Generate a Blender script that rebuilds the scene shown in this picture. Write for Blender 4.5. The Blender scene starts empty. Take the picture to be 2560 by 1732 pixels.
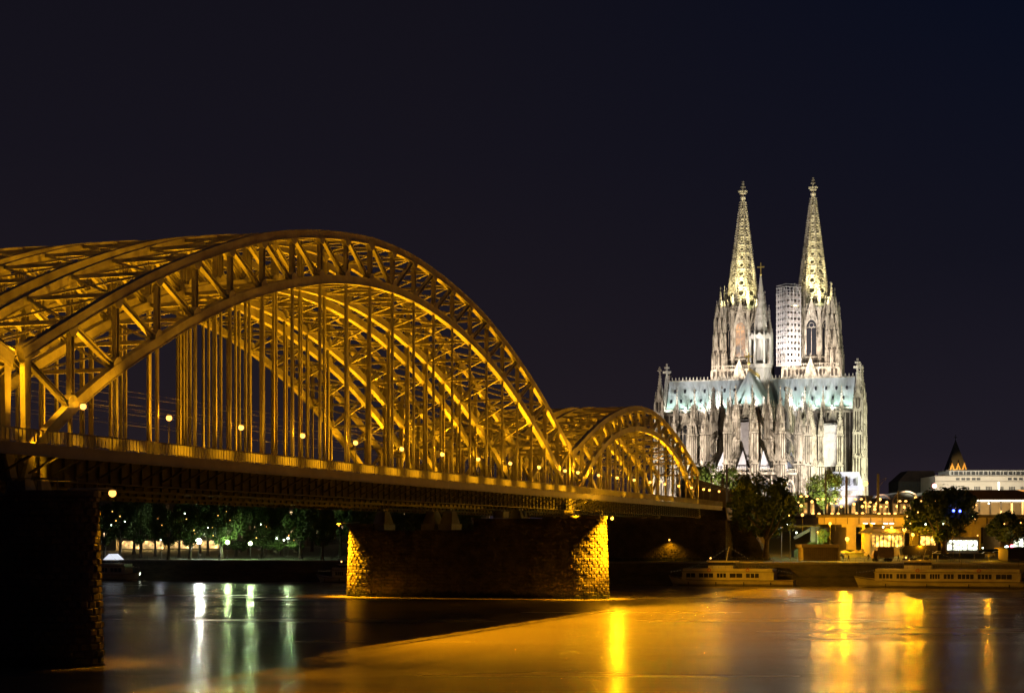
import bpy, math, random
from mathutils import Vector, Matrix, noise
S = bpy.context.scene
# ------------------------------------------------------------------ camera
FPX, CX, HY, CAMZ = 4200.0, 1280.0, 1345.0, 10.9      # focal length in px of the 2560 px wide photo, horizon row, eye height over the river
cam = bpy.data.cameras.new('camera'); cam.sensor_width = 36; cam.lens = 36*FPX/2560
cam.shift_y = (HY-866)/2560; cam.clip_start = 0.5; cam.clip_end = 4000
co = bpy.data.objects.new('camera', cam); S.collection.objects.link(co)
co.location = (0, 0, CAMZ); co.rotation_euler = (math.pi/2, 0, 0); S.camera = co
# ------------------------------------------------------------------ night sky
W = bpy.data.worlds.new('World'); S.world = W; W.use_nodes = True
nt = W.node_tree; nt.nodes.clear()
out = nt.nodes.new('ShaderNodeOutputWorld'); bg = nt.nodes.new('ShaderNodeBackground')
tc = nt.nodes.new('ShaderNodeTexCoord'); sp = nt.nodes.new('ShaderNodeSeparateXYZ')
rz = nt.nodes.new('ShaderNodeValToRGB'); rx = nt.nodes.new('ShaderNodeValToRGB'); mx = nt.nodes.new('ShaderNodeMix'); mx.data_type = 'RGBA'
nt.links.new(tc.outputs['Generated'], sp.inputs[0]); nt.links.new(sp.outputs['Z'], rz.inputs[0]); nt.links.new(sp.outputs['Z'], rx.inputs[0])
def ramp(r, st):
    while len(r.color_ramp.elements) < len(st): r.color_ramp.elements.new(0.5)
    for e, (p, c) in zip(r.color_ramp.elements, st): e.position = p; e.color = (*c, 1)
ramp(rz, [(0.0, (.0190, .0125, .0150)), (.10, (.0125, .0092, .0130)), (.22, (.0078, .0066, .0115)), (.4, (.0050, .0048, .0092))])
ramp(rx, [(0.0, (.0260, .0170, .0270)), (.05, (.0130, .0105, .0175)), (.16, (.0058, .0060, .0125)), (.3, (.0022, .0040, .0125))])
mr = nt.nodes.new('ShaderNodeMapRange'); mr.inputs[1].default_value = -.05; mr.inputs[2].default_value = .32
nt.links.new(sp.outputs['X'], mr.inputs[0]); nt.links.new(mr.outputs[0], mx.inputs[0])
nt.links.new(rz.outputs[0], mx.inputs[6]); nt.links.new(rx.outputs[0], mx.inputs[7])
nt.links.new(mx.outputs[2], bg.inputs[0]); bg.inputs[1].default_value = 1.0; nt.links.new(bg.outputs[0], out.inputs[0])
S.view_settings.view_transform = 'Standard'; S.view_settings.look = 'None'; S.view_settings.exposure = 0; S.view_settings.gamma = 1
S.cycles.max_bounces = 5; S.cycles.diffuse_bounces = 2; S.cycles.glossy_bounces = 3; S.cycles.sample_clamp_indirect = 3; S.cycles.transparent_max_bounces = 4
try: S.cycles.use_light_tree = True
except Exception: pass
# ------------------------------------------------------------------ frames
THB = math.atan((2677-CX)/FPX); SB, CB = math.sin(THB), math.cos(THB); AB = math.pi/2-THB
def BR(u, v, z=0): return Vector((u*SB-v*CB, u*CB+v*SB, z))       # bridge frame: u along the bridge away from us, v to the left
def P(x, y, d): return Vector(((x-CX)/FPX*d, d, CAMZ+(HY-y)/FPX*d))
def UV(X, Y): return X*SB+Y*CB, -X*CB+Y*SB
# ------------------------------------------------------------------ mesh builder
class MB:
    def __init__(s, off=(0, 0, 0)): s.v = []; s.f = []; s.mi = []; s.k = 0; s.off = Vector(off)
    def add(s, vs, fs):
        n = len(s.v); s.v += [tuple(p) for p in vs]; s.f += [tuple(i+n for i in q) for q in fs]; s.mi += [s.k]*len(fs)
    def quad(s, *p): s.add(p, [tuple(range(len(p)))])
    def box(s, c, d, rz=0):
        cx, cy, cz = c; a, b, h = d[0]/2, d[1]/2, d[2]/2; ca, sa = math.cos(rz), math.sin(rz)
        vs = [(cx+x*ca-y*sa, cy+x*sa+y*ca, cz+z) for z in (-h, h) for x, y in ((-a, -b), (a, -b), (a, b), (-a, b))]
        s.add(vs, [(3, 2, 1, 0), (4, 5, 6, 7), (0, 1, 5, 4), (1, 2, 6, 5), (2, 3, 7, 6), (3, 0, 4, 7)])
    def beam(s, p, q, w, h, up=(0, 0, 1), w2=None, h2=None):
        p, q = Vector(p), Vector(q); d = (q-p).normalized(); up = Vector(up)
        sd = d.cross(up)
        if sd.length < 1e-4: sd = d.cross(Vector((1, 0, 0)))
        sd.normalize(); u = sd.cross(d).normalized(); vs = []
        for c, ww, hh in ((p, w, h), (q, w if w2 is None else w2, h if h2 is None else h2)):
            for a, b in ((-1, -1), (1, -1), (1, 1), (-1, 1)): vs.append(c+sd*(a*ww/2)+u*(b*hh/2))
        s.add(vs, [(3, 2, 1, 0), (4, 5, 6, 7), (0, 1, 5, 4), (1, 2, 6, 5), (2, 3, 7, 6), (3, 0, 4, 7)])
    def loft(s, rings, cap=True):
        n = len(rings[0]); vs = [p for r in rings for p in r]; fs = []
        for k in range(len(rings)-1):
            for i in range(n): j = (i+1) % n; fs.append((k*n+i, k*n+j, (k+1)*n+j, (k+1)*n+i))
        if cap: fs.append(tuple(range(n))[::-1]); fs.append(tuple((len(rings)-1)*n+i for i in range(n)))
        s.add(vs, fs)
    def cyl(s, c, r, h, n=8, r2=None, rot=0):
        r2 = r if r2 is None else r2; x, y, z = c
        s.loft([[(x+rr*math.cos(rot+2*math.pi*i/n), y+rr*math.sin(rot+2*math.pi*i/n), zz) for i in range(n)] for rr, zz in ((r, z), (max(r2, .01), z+h))])
    def lathe(s, c, prof, n=10, rot=0):
        x, y, z = c
        s.loft([[(x+r*math.cos(rot+2*math.pi*i/n), y+r*math.sin(rot+2*math.pi*i/n), z+h) for i in range(n)] for r, h in prof])
    def tube(s, pts, r, n=6):
        for a, b in zip(pts, pts[1:]): s.beam(a, b, r*2, r*2)
    def ball(s, c, r, n=8, m=5):
        s.lathe((c[0], c[1], c[2]), [(max(r*math.sin(math.pi*k/m), .002), -r*math.cos(math.pi*k/m)) for k in range(m+1)], n)
    def prism(s, poly, ax, a, b):
        # poly in the plane across axis ax ('x' or 'y'), second coordinate z
        f = (lambda p, t: (t, p[0], p[1])) if ax == 'x' else (lambda p, t: (p[0], t, p[1]))
        n = len(poly); vs = [f(p, a) for p in poly]+[f(p, b) for p in poly]
        s.add(vs, [tuple(range(n))[::-1], tuple(range(n, 2*n))]+[(i, (i+1) % n, n+(i+1) % n, n+i) for i in range(n)])
    def build(s, name, mat, parent=None, smooth=False):
        me = bpy.data.meshes.new(name); o = s.off
        me.from_pydata([(x-o.x, y-o.y, z-o.z) for x, y, z in s.v], [], s.f); me.update()
        me.materials.append(mat)
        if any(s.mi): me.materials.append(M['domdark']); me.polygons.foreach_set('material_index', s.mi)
        if smooth: me.polygons.foreach_set('use_smooth', [True]*len(me.polygons))
        ob = bpy.data.objects.new(name, me); S.collection.objects.link(ob)
        if parent: ob.parent = parent
        return ob
def tag(o, label, cat, group=None, kind=None):
    if label: o['label'] = label
    if cat: o['category'] = cat
    if group: o['group'] = group
    if kind: o['kind'] = kind
    return o
def empty(name, loc, rz=0, label=None, cat=None, group=None):
    o = bpy.data.objects.new(name, None); S.collection.objects.link(o); o.location = loc; o.rotation_euler = (0, 0, rz); o.empty_display_size = .5
    return tag(o, label, cat, group)
KIDS = {}
def copy_tree(o, parent=None):
    c = o.copy(); S.collection.objects.link(c)
    if parent: c.parent = parent
    for ch in list(o.children): copy_tree(ch, c)
    return c
def put(src, loc, rz=0, label=None, group=None, sc=None):
    c = copy_tree(src); c.location = loc; c.rotation_euler = (0, 0, rz)
    if label: c['label'] = label
    if group: c['group'] = group
    if sc: c.scale = (sc,)*3 if not isinstance(sc, tuple) else sc
    return c
ORD = 'first second third fourth fifth sixth seventh eighth ninth tenth eleventh twelfth thirteenth fourteenth fifteenth sixteenth seventeenth eighteenth nineteenth twentieth twenty-first twenty-second twenty-third twenty-fourth'.split()
# ------------------------------------------------------------------ materials
def mat(name, col, rough=.6, metal=0, noise_amt=0, noise_scale=1, col2=None, bump=0, bump_scale=8, stretch=(1, 1, 1), spec=.5, coat=0):
    m = bpy.data.materials.new(name); m.use_nodes = True; t = m.node_tree; b = t.nodes['Principled BSDF']
    b.inputs['Base Color'].default_value = (*col, 1); b.inputs['Roughness'].default_value = rough; b.inputs['Metallic'].default_value = metal
    b.inputs['Specular IOR Level'].default_value = spec
    tc = t.nodes.new('ShaderNodeTexCoord'); mp = t.nodes.new('ShaderNodeMapping'); mp.inputs['Scale'].default_value = stretch
    t.links.new(tc.outputs['Object'], mp.inputs[0])
    n = t.nodes.new('ShaderNodeTexNoise'); n.inputs['Scale'].default_value = noise_scale; n.inputs['Detail'].default_value = 6; n.inputs['Roughness'].default_value = .65
    t.links.new(mp.outputs[0], n.inputs['Vector'])
    r = t.nodes.new('ShaderNodeValToRGB'); r.color_ramp.elements[0].position = .3; r.color_ramp.elements[1].position = .7
    c2 = col2 or tuple(c*.55 for c in col); r.color_ramp.elements[0].color = (*c2, 1); r.color_ramp.elements[1].color = (*col, 1)
    t.links.new(n.outputs[0], r.inputs[0])
    t.links.new(r.outputs[0], b.inputs['Base Color'])
    if bump:
        n2 = t.nodes.new('ShaderNodeTexNoise'); n2.inputs['Scale'].default_value = bump_scale; n2.inputs['Detail'].default_value = 4; t.links.new(mp.outputs[0], n2.inputs['Vector'])
        bp = t.nodes.new('ShaderNodeBump'); bp.inputs['Strength'].default_value = bump; bp.inputs['Distance'].default_value = .1
        t.links.new(n2.outputs[0], bp.inputs['Height']); t.links.new(bp.outputs[0], b.inputs['Normal'])
    return m
def emit(name, col, s, sample=True, vary=0):
    m = bpy.data.materials.new(name); m.use_nodes = True; t = m.node_tree; b = t.nodes['Principled BSDF']
    b.inputs['Base Color'].default_value = (.1, .1, .1, 1); b.inputs['Emission Color'].default_value = (*col, 1); b.inputs['Emission Strength'].default_value = s
    if vary:
        n = t.nodes.new('ShaderNodeTexNoise'); n.inputs['Scale'].default_value = vary; tc = t.nodes.new('ShaderNodeTexCoord'); t.links.new(tc.outputs['Object'], n.inputs['Vector'])
        q = t.nodes.new('ShaderNodeMath'); q.operation = 'POWER'; q.inputs[1].default_value = 3.5; t.links.new(n.outputs[0], q.inputs[0])
        q2 = t.nodes.new('ShaderNodeMath'); q2.operation = 'MULTIPLY'; q2.inputs[1].default_value = s*9; t.links.new(q.outputs[0], q2.inputs[0]); t.links.new(q2.outputs[0], b.inputs['Emission Strength'])
    if not sample: m.cycles.emission_sampling = 'NONE'
    return m
M = {}
M['steel'] = mat('painted_steel', (.44, .43, .34), .5, 0, col2=(.22, .20, .15), noise_scale=.45, bump=.25, bump_scale=6)
M['steel_dark'] = mat('deck_steel', (.06, .06, .05), .6, col2=(.03, .03, .025), noise_scale=.5)  # near-black colour stands in for the shade under the deck
M['fascia'] = mat('fascia_steel', (.30, .30, .27), .55, col2=(.2, .19, .17), noise_scale=.3)
M['stone'] = mat('pier_stone', (.11, .09, .065), .9, col2=(.035, .03, .02), noise_scale=.5, bump=.6, bump_scale=5)
M['asphalt'] = mat('asphalt', (.06, .06, .06), .9, noise_scale=.8)
M['paving'] = mat('paving', (.20, .18, .15), .85, col2=(.12, .11, .10), noise_scale=.4)
M['quay'] = mat('quay_stone', (.10, .09, .06), .9, col2=(.035, .035, .025), noise_scale=.35, bump=.8, bump_scale=3, stretch=(1, 1, 3))
M['dark'] = mat('dark_metal', (.05, .05, .05), .5)
M['wire'] = mat('wire_metal', (.12, .12, .12), .4)
def tide_line(m):
    # dark, greenish damp band with a ragged upper edge just over the water
    t = m.node_tree; b = t.nodes['Principled BSDF']; src = b.inputs['Base Color'].links[0].from_socket
    tc = t.nodes.new('ShaderNodeTexCoord'); sp = t.nodes.new('ShaderNodeSeparateXYZ'); t.links.new(tc.outputs['Object'], sp.inputs[0])
    n = t.nodes.new('ShaderNodeTexNoise'); n.inputs['Scale'].default_value = .9; t.links.new(tc.outputs['Object'], n.inputs['Vector'])
    a = t.nodes.new('ShaderNodeMath'); a.operation = 'MULTIPLY_ADD'; a.inputs[1].default_value = -2.2; t.links.new(n.outputs[0], a.inputs[0]); t.links.new(sp.outputs['Z'], a.inputs[2])
    r = t.nodes.new('ShaderNodeMapRange'); r.inputs[1].default_value = -.3; r.inputs[2].default_value = .25; t.links.new(a.outputs[0], r.inputs[0])
    x = t.nodes.new('ShaderNodeMix'); x.data_type = 'RGBA'; x.inputs[6].default_value = (.018, .022, .012, 1); t.links.new(r.outputs[0], x.inputs[0]); t.links.new(src, x.inputs[7]); t.links.new(x.outputs[2], b.inputs['Base Color'])
tide_line(M['stone'])
SOD = (1.0, .405, .005); WARM = (1.0, .60, .20); WHITE = (1.0, .93, .80); COOL = (.85, .93, 1.0)
M['bulb_sod'] = emit('sodium_bulb', (1.0, .44, .08), 3.4)
M['bulb_warm'] = emit('warm_bulb', (1.0, .45, .10), 4.0)
M['bulb_white'] = emit('white_bulb', (.9, 1.0, .75), 14)
def light(kind, loc, power, col, target=None, ang=90, blend=.6, rad=.15, parent=None, name='lamp_or_added_light'):
    l = bpy.data.lights.new(name, kind); l.energy = power; l.color = col; l.shadow_soft_size = rad
    o = bpy.data.objects.new(name, l); S.collection.objects.link(o); o.location = loc
    if kind == 'SPOT': l.spot_size = math.radians(ang); l.spot_blend = blend
    if target is not None: o.rotation_euler = (Vector(target)-Vector(loc)).to_track_quat('-Z', 'Y').to_euler()
    return o
# ================================================================== the steel arch bridges
U1, LM, NM, UQ_ = 124.3, 167.75, 22, 379
U2, NS, PS = U1+LM, 16, 6.84
LS = NS*PS
VT = 86.1                                  # north truss of the nearest bridge
upM = [26.8, 30.4, 33.9, 37.1, 39.9, 42.4, 44.6, 46.3, 47.6, 48.6, 49.3, 49.5]; upM = upM+upM[-2::-1]
loM = [17.4, 22.7, 26.9, 30.4, 33.6, 36.4, 38.7, 40.6, 42.1, 43.2, 43.9, 44.1]; loM = loM+loM[-2::-1]
upS = [26.1, 28.7, 31.0, 33.1, 34.8, 36.2, 37.3, 38.0, 38.2]; upS = upS+upS[-2::-1]
loS = [17.4, 21.4, 25.3, 28.2, 30.4, 32.0, 33.1, 33.7, 33.9]; loS = loS+loS[-2::-1]
ZD = 18.8
def cr(a, i, t):
    g = lambda k: a[k] if 0 <= k < len(a) else (2*a[0]-a[1] if k < 0 else 2*a[-1]-a[-2])
    p0, p1, p2, p3 = g(i-1), g(i), g(i+1), g(i+2)
    return .5*(2*p1+(p2-p0)*t+(2*p0-5*p1+4*p2-p3)*t*t+(3*p1-p0-3*p2+p3)*t**3)
def chord(mb, z, p, v, wid, dep, fl):
    pts = []
    n = len(z)-1
    for i in range(n):
        for t in (0, .25, .5, .75): pts.append((p*(i+t), v, cr(z, i, t)))
    pts.append((p*n, v, z[n]))
    def sec(w, d0, d1):
        rings = []
        for i, q in enumerate(pts):
            a = Vector(pts[max(i-1, 0)]); b = Vector(pts[min(i+1, len(pts)-1)]); t = (b-a).normalized(); nn = Vector((-t.z, 0, t.x))
            c = Vector(q); rings.append([c+nn*d0+Vector((0, -w/2, 0)), c+nn*d0+Vector((0, w/2, 0)), c+nn*d1+Vector((0, w/2, 0)), c+nn*d1+Vector((0, -w/2, 0))])
        mb.loft(rings)
    sec(wid, -dep/2, dep/2); sec(wid+fl, dep/2, dep/2+.07); sec(wid+fl, -dep/2-.07, -dep/2)
def gusset(mb, x, v, z, r, th):
    mb.prism([(x+r*a, z+r*b) for a, b in ((-1, -.35), (-.4, -1), (.4, -1), (1, -.35), (1, .35), (.4, 1), (-.4, 1), (-1, .35))], 'y', v-th/2, v+th/2)
def web_member(mb, a, b, flw, web):
    # an H section standing in the plane of the truss
    mb.beam(a, b, web, .12, up=(0, 1, 0)); d = (Vector(b)-Vector(a)).normalized(); n = Vector((-d.z, 0, d.x))
    for s in (-1, 1):
        o = n*(s*web/2); mb.beam(Vector(a)+o, Vector(b)+o, .08, flw, up=(0, 1, 0))
def truss(root, up, lo, p, v, cham):
    n = len(up)-1
    mb = MB(); chord(mb, up, p, v, .62, .86, .07); chord(mb, lo, p, v, .7, .92, .07)
    for k in range(1, n): gusset(mb, p*k, v, lo[k]+.32, .85, .73); gusset(mb, p*k, v, up[k]-.36, .8, .65)
    # portals over the supports
    for k, sgn in ((0, 1), (n, -1)):
        x = p*k+sgn*.75
        mb.beam((x, v, 18.9), (x, v, up[k]-.2), .62, .5, up=(0, 1, 0), w2=1.0)
        mb.beam((p*k, v, up[k]), (p*k+sgn*2.2, v, cr(up, 0 if k == 0 else n-1, .3 if k == 0 else .7)), .64, 1.5, up=(0, 0, 1))
        mb.beam((p*k+sgn*.2, v, 15.9), (p*k+sgn*1.2, v, 18.6), .9, 1.1, up=(0, 1, 0))
    rib = mb.build('arch_rib', M['steel'], root)
    for k in range(1, n):
        m = MB(); web_member(m, (p*k, v, lo[k]+.3), (p*k, v, up[k]-.3), .5, .52); m.build('post', M['steel'], rib)
        m = MB(); m.beam((p*k, v, lo[k]-.3), (p*k, v, ZD), .10, .26, up=(0, 1, 0)); 
        for s in (-1, 1): m.beam((p*k, v+s*.13, lo[k]-.3), (p*k, v+s*.13, ZD), .27, .05, up=(0, 1, 0))
        m.beam((p*k, v, ZD), (p*k, v, ZD+1.0), .5, .5, up=(0, 1, 0)); m.build('hanger', M['steel'], rib)
    for k in range(n):
        a, b = (k, k+1) if k < n/2 else (k+1, k)
        A = Vector((p*a, v, up[a])); B = Vector((p*b, v, lo[b])); d = (B-A).normalized()
        m = MB(); web_member(m, A+d*.5, B-d*.5, .46, .46); m.build('diagonal', M['steel'], rib)
    return rib
def bracing(root, z, p, v0, v1, k0, k1, name):
    m = MB()
    for k in range(k0, k1+1): m.beam((p*k, v0, z[k]), (p*k, v1, z[k]), .3, .4)
    for k in range(k0, k1):
        m.beam((p*k, v0, z[k]), (p*(k+1), v1, z[k+1]), .2, .22); m.beam((p*k, v1, z[k]+.0), (p*(k+1), v0, z[k+1]), .2, .22)
    return m.build(name, M['steel'], root)
def arch_bridge(L, n, p, up, lo, label):
    root = empty('steel_arch_bridge', (0, 0, 0), AB, label, 'bridge', 'parallel arch spans of the river bridge')
    for v in (0, 10.0): truss(root, up, lo, p, v, .5)
    bracing(root, [z+.15 for z in up], p, .3, 9.7, 0, n, 'upper_bracing')
    ks = next(k for k in range(n) if lo[k] > 25.5)
    bracing(root, lo, p, .3, 9.7, ks, n-ks, 'lower_bracing')
    m = MB(); m.box((L/2, 5, ZD-.55), (L+1.5, 9.3, .3))
    for x in (3.2, 4.6, 5.9, 7.3)[:]: m.box((L/2, x, ZD-.32), (L+1.5, .12, .16))     # rails
    m.build('track_deck', M['steel_dark'], root)
    for v in (0, 10.0):
        m = MB(); m.box((L/2, v, 17.35), (L+1.2, .34, 2.7)); m.box((L/2, v, 15.98), (L+1.2, .8, .1)); m.box((L/2, v, 18.72), (L+1.2, .7, .1))
        k = 0
        while k*1.9 < L: m.box((k*1.9+.5, v, 17.35), (.1, .78, 2.6)); k += 1
        m.build('edge_girder', M['steel_dark'], root)
    m = MB()
    for k in range(2*n+1): m.box((p*k/2, 5, 17.2), (.3, 9.2, 1.7))
    m.build('cross_girders', M['steel_dark'], root)
    return root
def footway(root, L, x0, x1, v, sgn):
    # cantilevered footway with its steel fascia and bar railing, outside the truss
    e = v+sgn*3.5
    m = MB(); m.box(((x0+x1)/2, v+sgn*1.95, ZD-.1), (x1-x0, 3.0, .18)); m.box(((x0+x1)/2, e, 18.32), (x1-x0, .12, .96)); m.box(((x0+x1)/2, e+sgn*.05, 17.86), (x1-x0, .34, .08)); m.box(((x0+x1)/2, e, ZD+.03), (x1-x0, .3, .08))
    fw = m.build('footway', M['fascia'], root); x = x0+1.2
    while x < x1: m = MB(); m.beam((x, v+sgn*.3, 16.4), (x, e-sgn*.15, 17.9), .12, .4, up=(1, 0, 0)); x += 3.8; m.build('bracket', M['steel_dark'], fw)
    m = MB(); m.box(((x0+x1)/2, e, 20.02), (x1-x0, .12, .08)); m.box(((x0+x1)/2, e, 18.98), (x1-x0, .05, .05))
    x = x0+.1
    while x < x1: m.box((x, e, 19.5), (.022, .055, .98)); x += .145
    x = x0+.2
    while x < x1: m.box((x, e, 19.45), (.09, .13, 1.2)); x += 2.35
    x = x0+.3
    while x < x1: m.box((x, e, 19.5), (.11, .06, .98)); x += .5875
    m.build('railing', M['fascia'], root)
main0 = arch_bridge(LM, NM, LM/NM, upM, loM, 'nearest large steel arch span lit amber, with footway and bar railing')
small0 = arch_bridge(LS, NS, PS, upS, loS, 'nearest small steel arch span ending at the far bank, with footway railing')
def clone_span(src, u, v, label):
    c = copy_tree(src); c.location = BR(u, v, 0); c['label'] = label; return c
clone_span(main0, U1, VT+13.4, 'middle large arch span, half hidden behind the nearest large one')
clone_span(main0, U1, VT+26.8, 'rearmost large arch span, farthest of the three side by side')
clone_span(small0, U2+.9, VT+13.4, 'middle small arch span, between the nearest and rearmost small ones')
clone_span(small0, U2+.9, VT+26.8, 'rearmost small arch span beside the far bank')
# the span that comes towards us beyond the left edge: only its last portal is in view
sp0 = clone_span(small0, U1-1.4-LS, VT, 'arch span cut off by the left edge, only its end portal in view')
footway(sp0, LS, 0, LS+.7, 0, -1)
main0.location = BR(U1, VT, 0); small0.location = BR(U2+.9, VT, 0)
footway(main0, LM, -.7, LM+.45, 0, -1); footway(small0, LS, -.45, LS+12.5, 0, -1)
# ------------------------------------------------------------------ piers of rusticated stone
rnd = random.Random(5)
def rust_course(m, path, z0, z1, k, bw, amp):
    # path: list of (x, y) ccw; lay blocks along it
    seg = []; L = 0
    for a, b in zip(path, path[1:]+path[:1]): d = math.hypot(b[0]-a[0], b[1]-a[1]); seg.append((a, b, L, d)); L += d
    nb = max(6, round(L/bw)); off = (k % 2)*.5
    def at(t):
        t %= L
        for a, b, s, d in seg:
            if s <= t < s+d or (a, b, s, d) == seg[-1]:
                f = (t-s)/d; return Vector((a[0]+(b[0]-a[0])*f, a[1]+(b[1]-a[1])*f)), Vector((b[1]-a[1], a[0]-b[0]))/d
    for i in range(nb):
        t0, t1 = (i+off)*L/nb+rnd.uniform(-.06, .06), (i+1+off)*L/nb-.05
        (p, n), (q, n2) = at(t0), at(t1); c = (at((t0+t1)/2)[1])
        o = rnd.uniform(.25, 1)*amp; g = .03
        vs = [(p.x, p.y, z0), (q.x, q.y, z0), (q.x, q.y, z1), (p.x, p.y, z1)]
        pi, qi = p.lerp(q, .16)+c*o, p.lerp(q, .84)+c*o*rnd.uniform(.7, 1.2); h = z1-z0
        vs += [(pi.x, pi.y, z0+h*.18), (qi.x, qi.y, z0+h*.2), (qi.x, qi.y, z1-h*.2), (pi.x, pi.y, z1-h*.16)]
        m.add(vs, [(4, 5, 6, 7), (0, 1, 5, 4), (1, 2, 6, 5), (2, 3, 7, 6), (3, 0, 4, 7)])
def nose_path(T, a0, vc, R, sgn, n=12):
    return [(T*math.cos(math.radians(t)), vc+sgn*R*math.sin(math.radians(t))) for t in [k*180/n for k in range(n+1)]]
def masonry(m, path_fn, z0, z1, ch, bw, amp, batter):
    k = 0; z = z0
    while z < z1-.05:
        zz = min(z+ch, z1); rust_course(m, path_fn(1+batter*(z1-z)/(z1-z0)), z, zz, k, bw, amp); z = zz; k += 1
    pts = path_fn(1+batter); pts2 = path_fn(1)
    m.loft([[(x*.985, y, z0-.5) for x, y in pts], [(x*.985, y, z1) for x, y in pts2]])
def pier(u, label, dv=0):
    r = empty('bridge_pier', BR(u, 86+dv, 0), AB, label, 'bridge pier', 'river piers of the arch bridge')
    T = 3.5
    # v runs away from us: local y = v-86
    north = lambda s: [(x, y) for x, y in [(T*s*math.cos(math.radians(t)), -.5-6.0*s*math.sin(math.radians(t))) for t in range(180, -1, -12)]]
    north = lambda s: [(T*s*math.cos(math.radians(t)), -.5+6.0*s*math.sin(math.radians(t))) for t in range(180, 361, 12)]
    south = lambda s: [(T*s*math.cos(math.radians(t)), 37.5+6.0*s*math.sin(math.radians(t))) for t in range(0, 181, 12)]
    body1 = lambda s: [(-T*s, -.5), (T*s, -.5), (T*s, 17.5), (-T*s, 17.5)]
    body1 = lambda s: [(-T*s, 17.5), (-T*s, -.45), (T*s, -.45), (T*s, 17.5)]
    body2 = lambda s: [(-T*s, 37.4), (-T*s, 17.55), (T*s, 17.55), (T*s, 37.4)]
    for nm, fn, zt, bw, am in (('rounded_nose', north, 14.4, .95, .26), ('rounded_nose', south, 13.0, .95, .26), ('pier_body', body1, 14.5, 1.3, .16), ('pier_body', body2, 12.4, 1.3, .16)):
        m = MB(); masonry(m, fn, -.4, zt, .60, bw, am, .09); m.build(nm, M['stone'], r)
    m = MB(); m.loft([[(x*1.06, (y+.5)*1.05-.5, z) for x, y in north(1)] for z in (14.42, 14.95)]); m.build('cap_stone', M['stone'], r)
    m = MB(); m.loft([[(x*1.1, (y-37.5)*1.1+37.5, z) for x, y in south(1)] for z in (13.02, 13.6)]); m.build('cap_stone', M['stone'], r)
    for v in (0, 10):
        m = MB()
        for x in (-1.0, 1.4):
            m.loft([[(x+a*.9, v+b*1.1, 14.55) for a, b in ((-1, -1), (1, -1), (1, 1), (-1, 1))], [(x+a*.6, v+b*.8, 15.9) for a, b in ((-1, -1), (1, -1), (1, 1), (-1, 1))]])
        m.box((.2, v, 14.65), (5, 2.6, .25)); m.build('bearing', M['steel'], r)
    for v in (13.4, 23.4, 26.8, 36.8):
        m = MB()
        if v < 17: m.box((0, v, 15.2), (3, 2, 1.2))
        else:
            m.box((0, v, 13.0), (5.4, 2.6, 1.1)); m.loft([[(a*2.2, v+b*1.2, 13.6) for a, b in ((-1, -1), (1, -1), (1, 1), (-1, 1))], [(a*1.1, v+b*.8, 15.9) for a, b in ((-1, -1), (1, -1), (1, 1), (-1, 1))]])
        m.build('bearing', M['steel'], r)
    m = MB()
    for x in (-3.0, 3.0):
        for a in (-5, -3, 0, 3): m.box((x, a, 15.45), (.07, .07, 1.0))
        m.box((x, -1, 15.95), (.06, 8, .06))
    m.build('service_railing', M['wire'], r)
    return r
pier(U1+.3, 'dark stone pier filling the lower left corner', -.45)
pier(U2+.4, 'stone pier in mid river with both rounded ends lit amber')
# sodium floodlights on arms at the ends of the piers
def pier_lamp(u, v, z, arm_to, tgt, power, label, glow=.34, ang=80):
    r = empty('floodlight', BR(u, v, z), AB, label, 'floodlight', 'sodium floodlights at the piers')
    a = Vector((arm_to[0]-u, arm_to[1]-v, arm_to[2]-z))
    m = MB(); m.beam((0, 0, .3), a, .14, .14); m.beam((0, 0, .12), (0, 0, .3), .3, .3); m.box((0, 0, .16), (.55, .55, .12)); m.build('arm', M['steel'], r)
    m = MB(); m.ball((0, 0, -.12), glow); m.build('bulb', M['bulb_sod'], r)
    l = light('SPOT', BR(u, v, z-.55), power, SOD, BR(*tgt), ang, .7, .12)
    return r
pier_lamp(U1+2.1, 78.3, 14.9, (U1-.5, 81, 15.1), (U1+4.2, 80.5, 0), 4000, 'glowing floodlight on an arm at the left pier', .34)
pier_lamp(U2+1.4, 78.6, 14.6, (U2+.5, 83, 15.2), (U2+1.4, 79.5, 4), 6000, 'glowing floodlight on an arm right of the mid river pier', .3, 110)
pier_lamp(U2-1.2, 131.2, 13.4, (U2-1.2, 127, 13.9), (U2-.6, 130.0, 4), 5000, 'floodlight on a long arm over the far end of the pier', .1, 110)
light('SPOT', BR(U2-2.0, 76.6, 16.8), 170000, SOD, BR(U2-1.2, 80.8, 5), 60, .8, .12)
light('SPOT', BR(U2-2.2, 132.4, 15.4), 170000, SOD, BR(U2-1.6, 128.2, 4.5), 60, .8, .12)
light('SPOT', BR(U1+6, 76.5, 15.2), 5000, SOD, BR(U1+3, 80, 4), 50, .6, .12)
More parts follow.
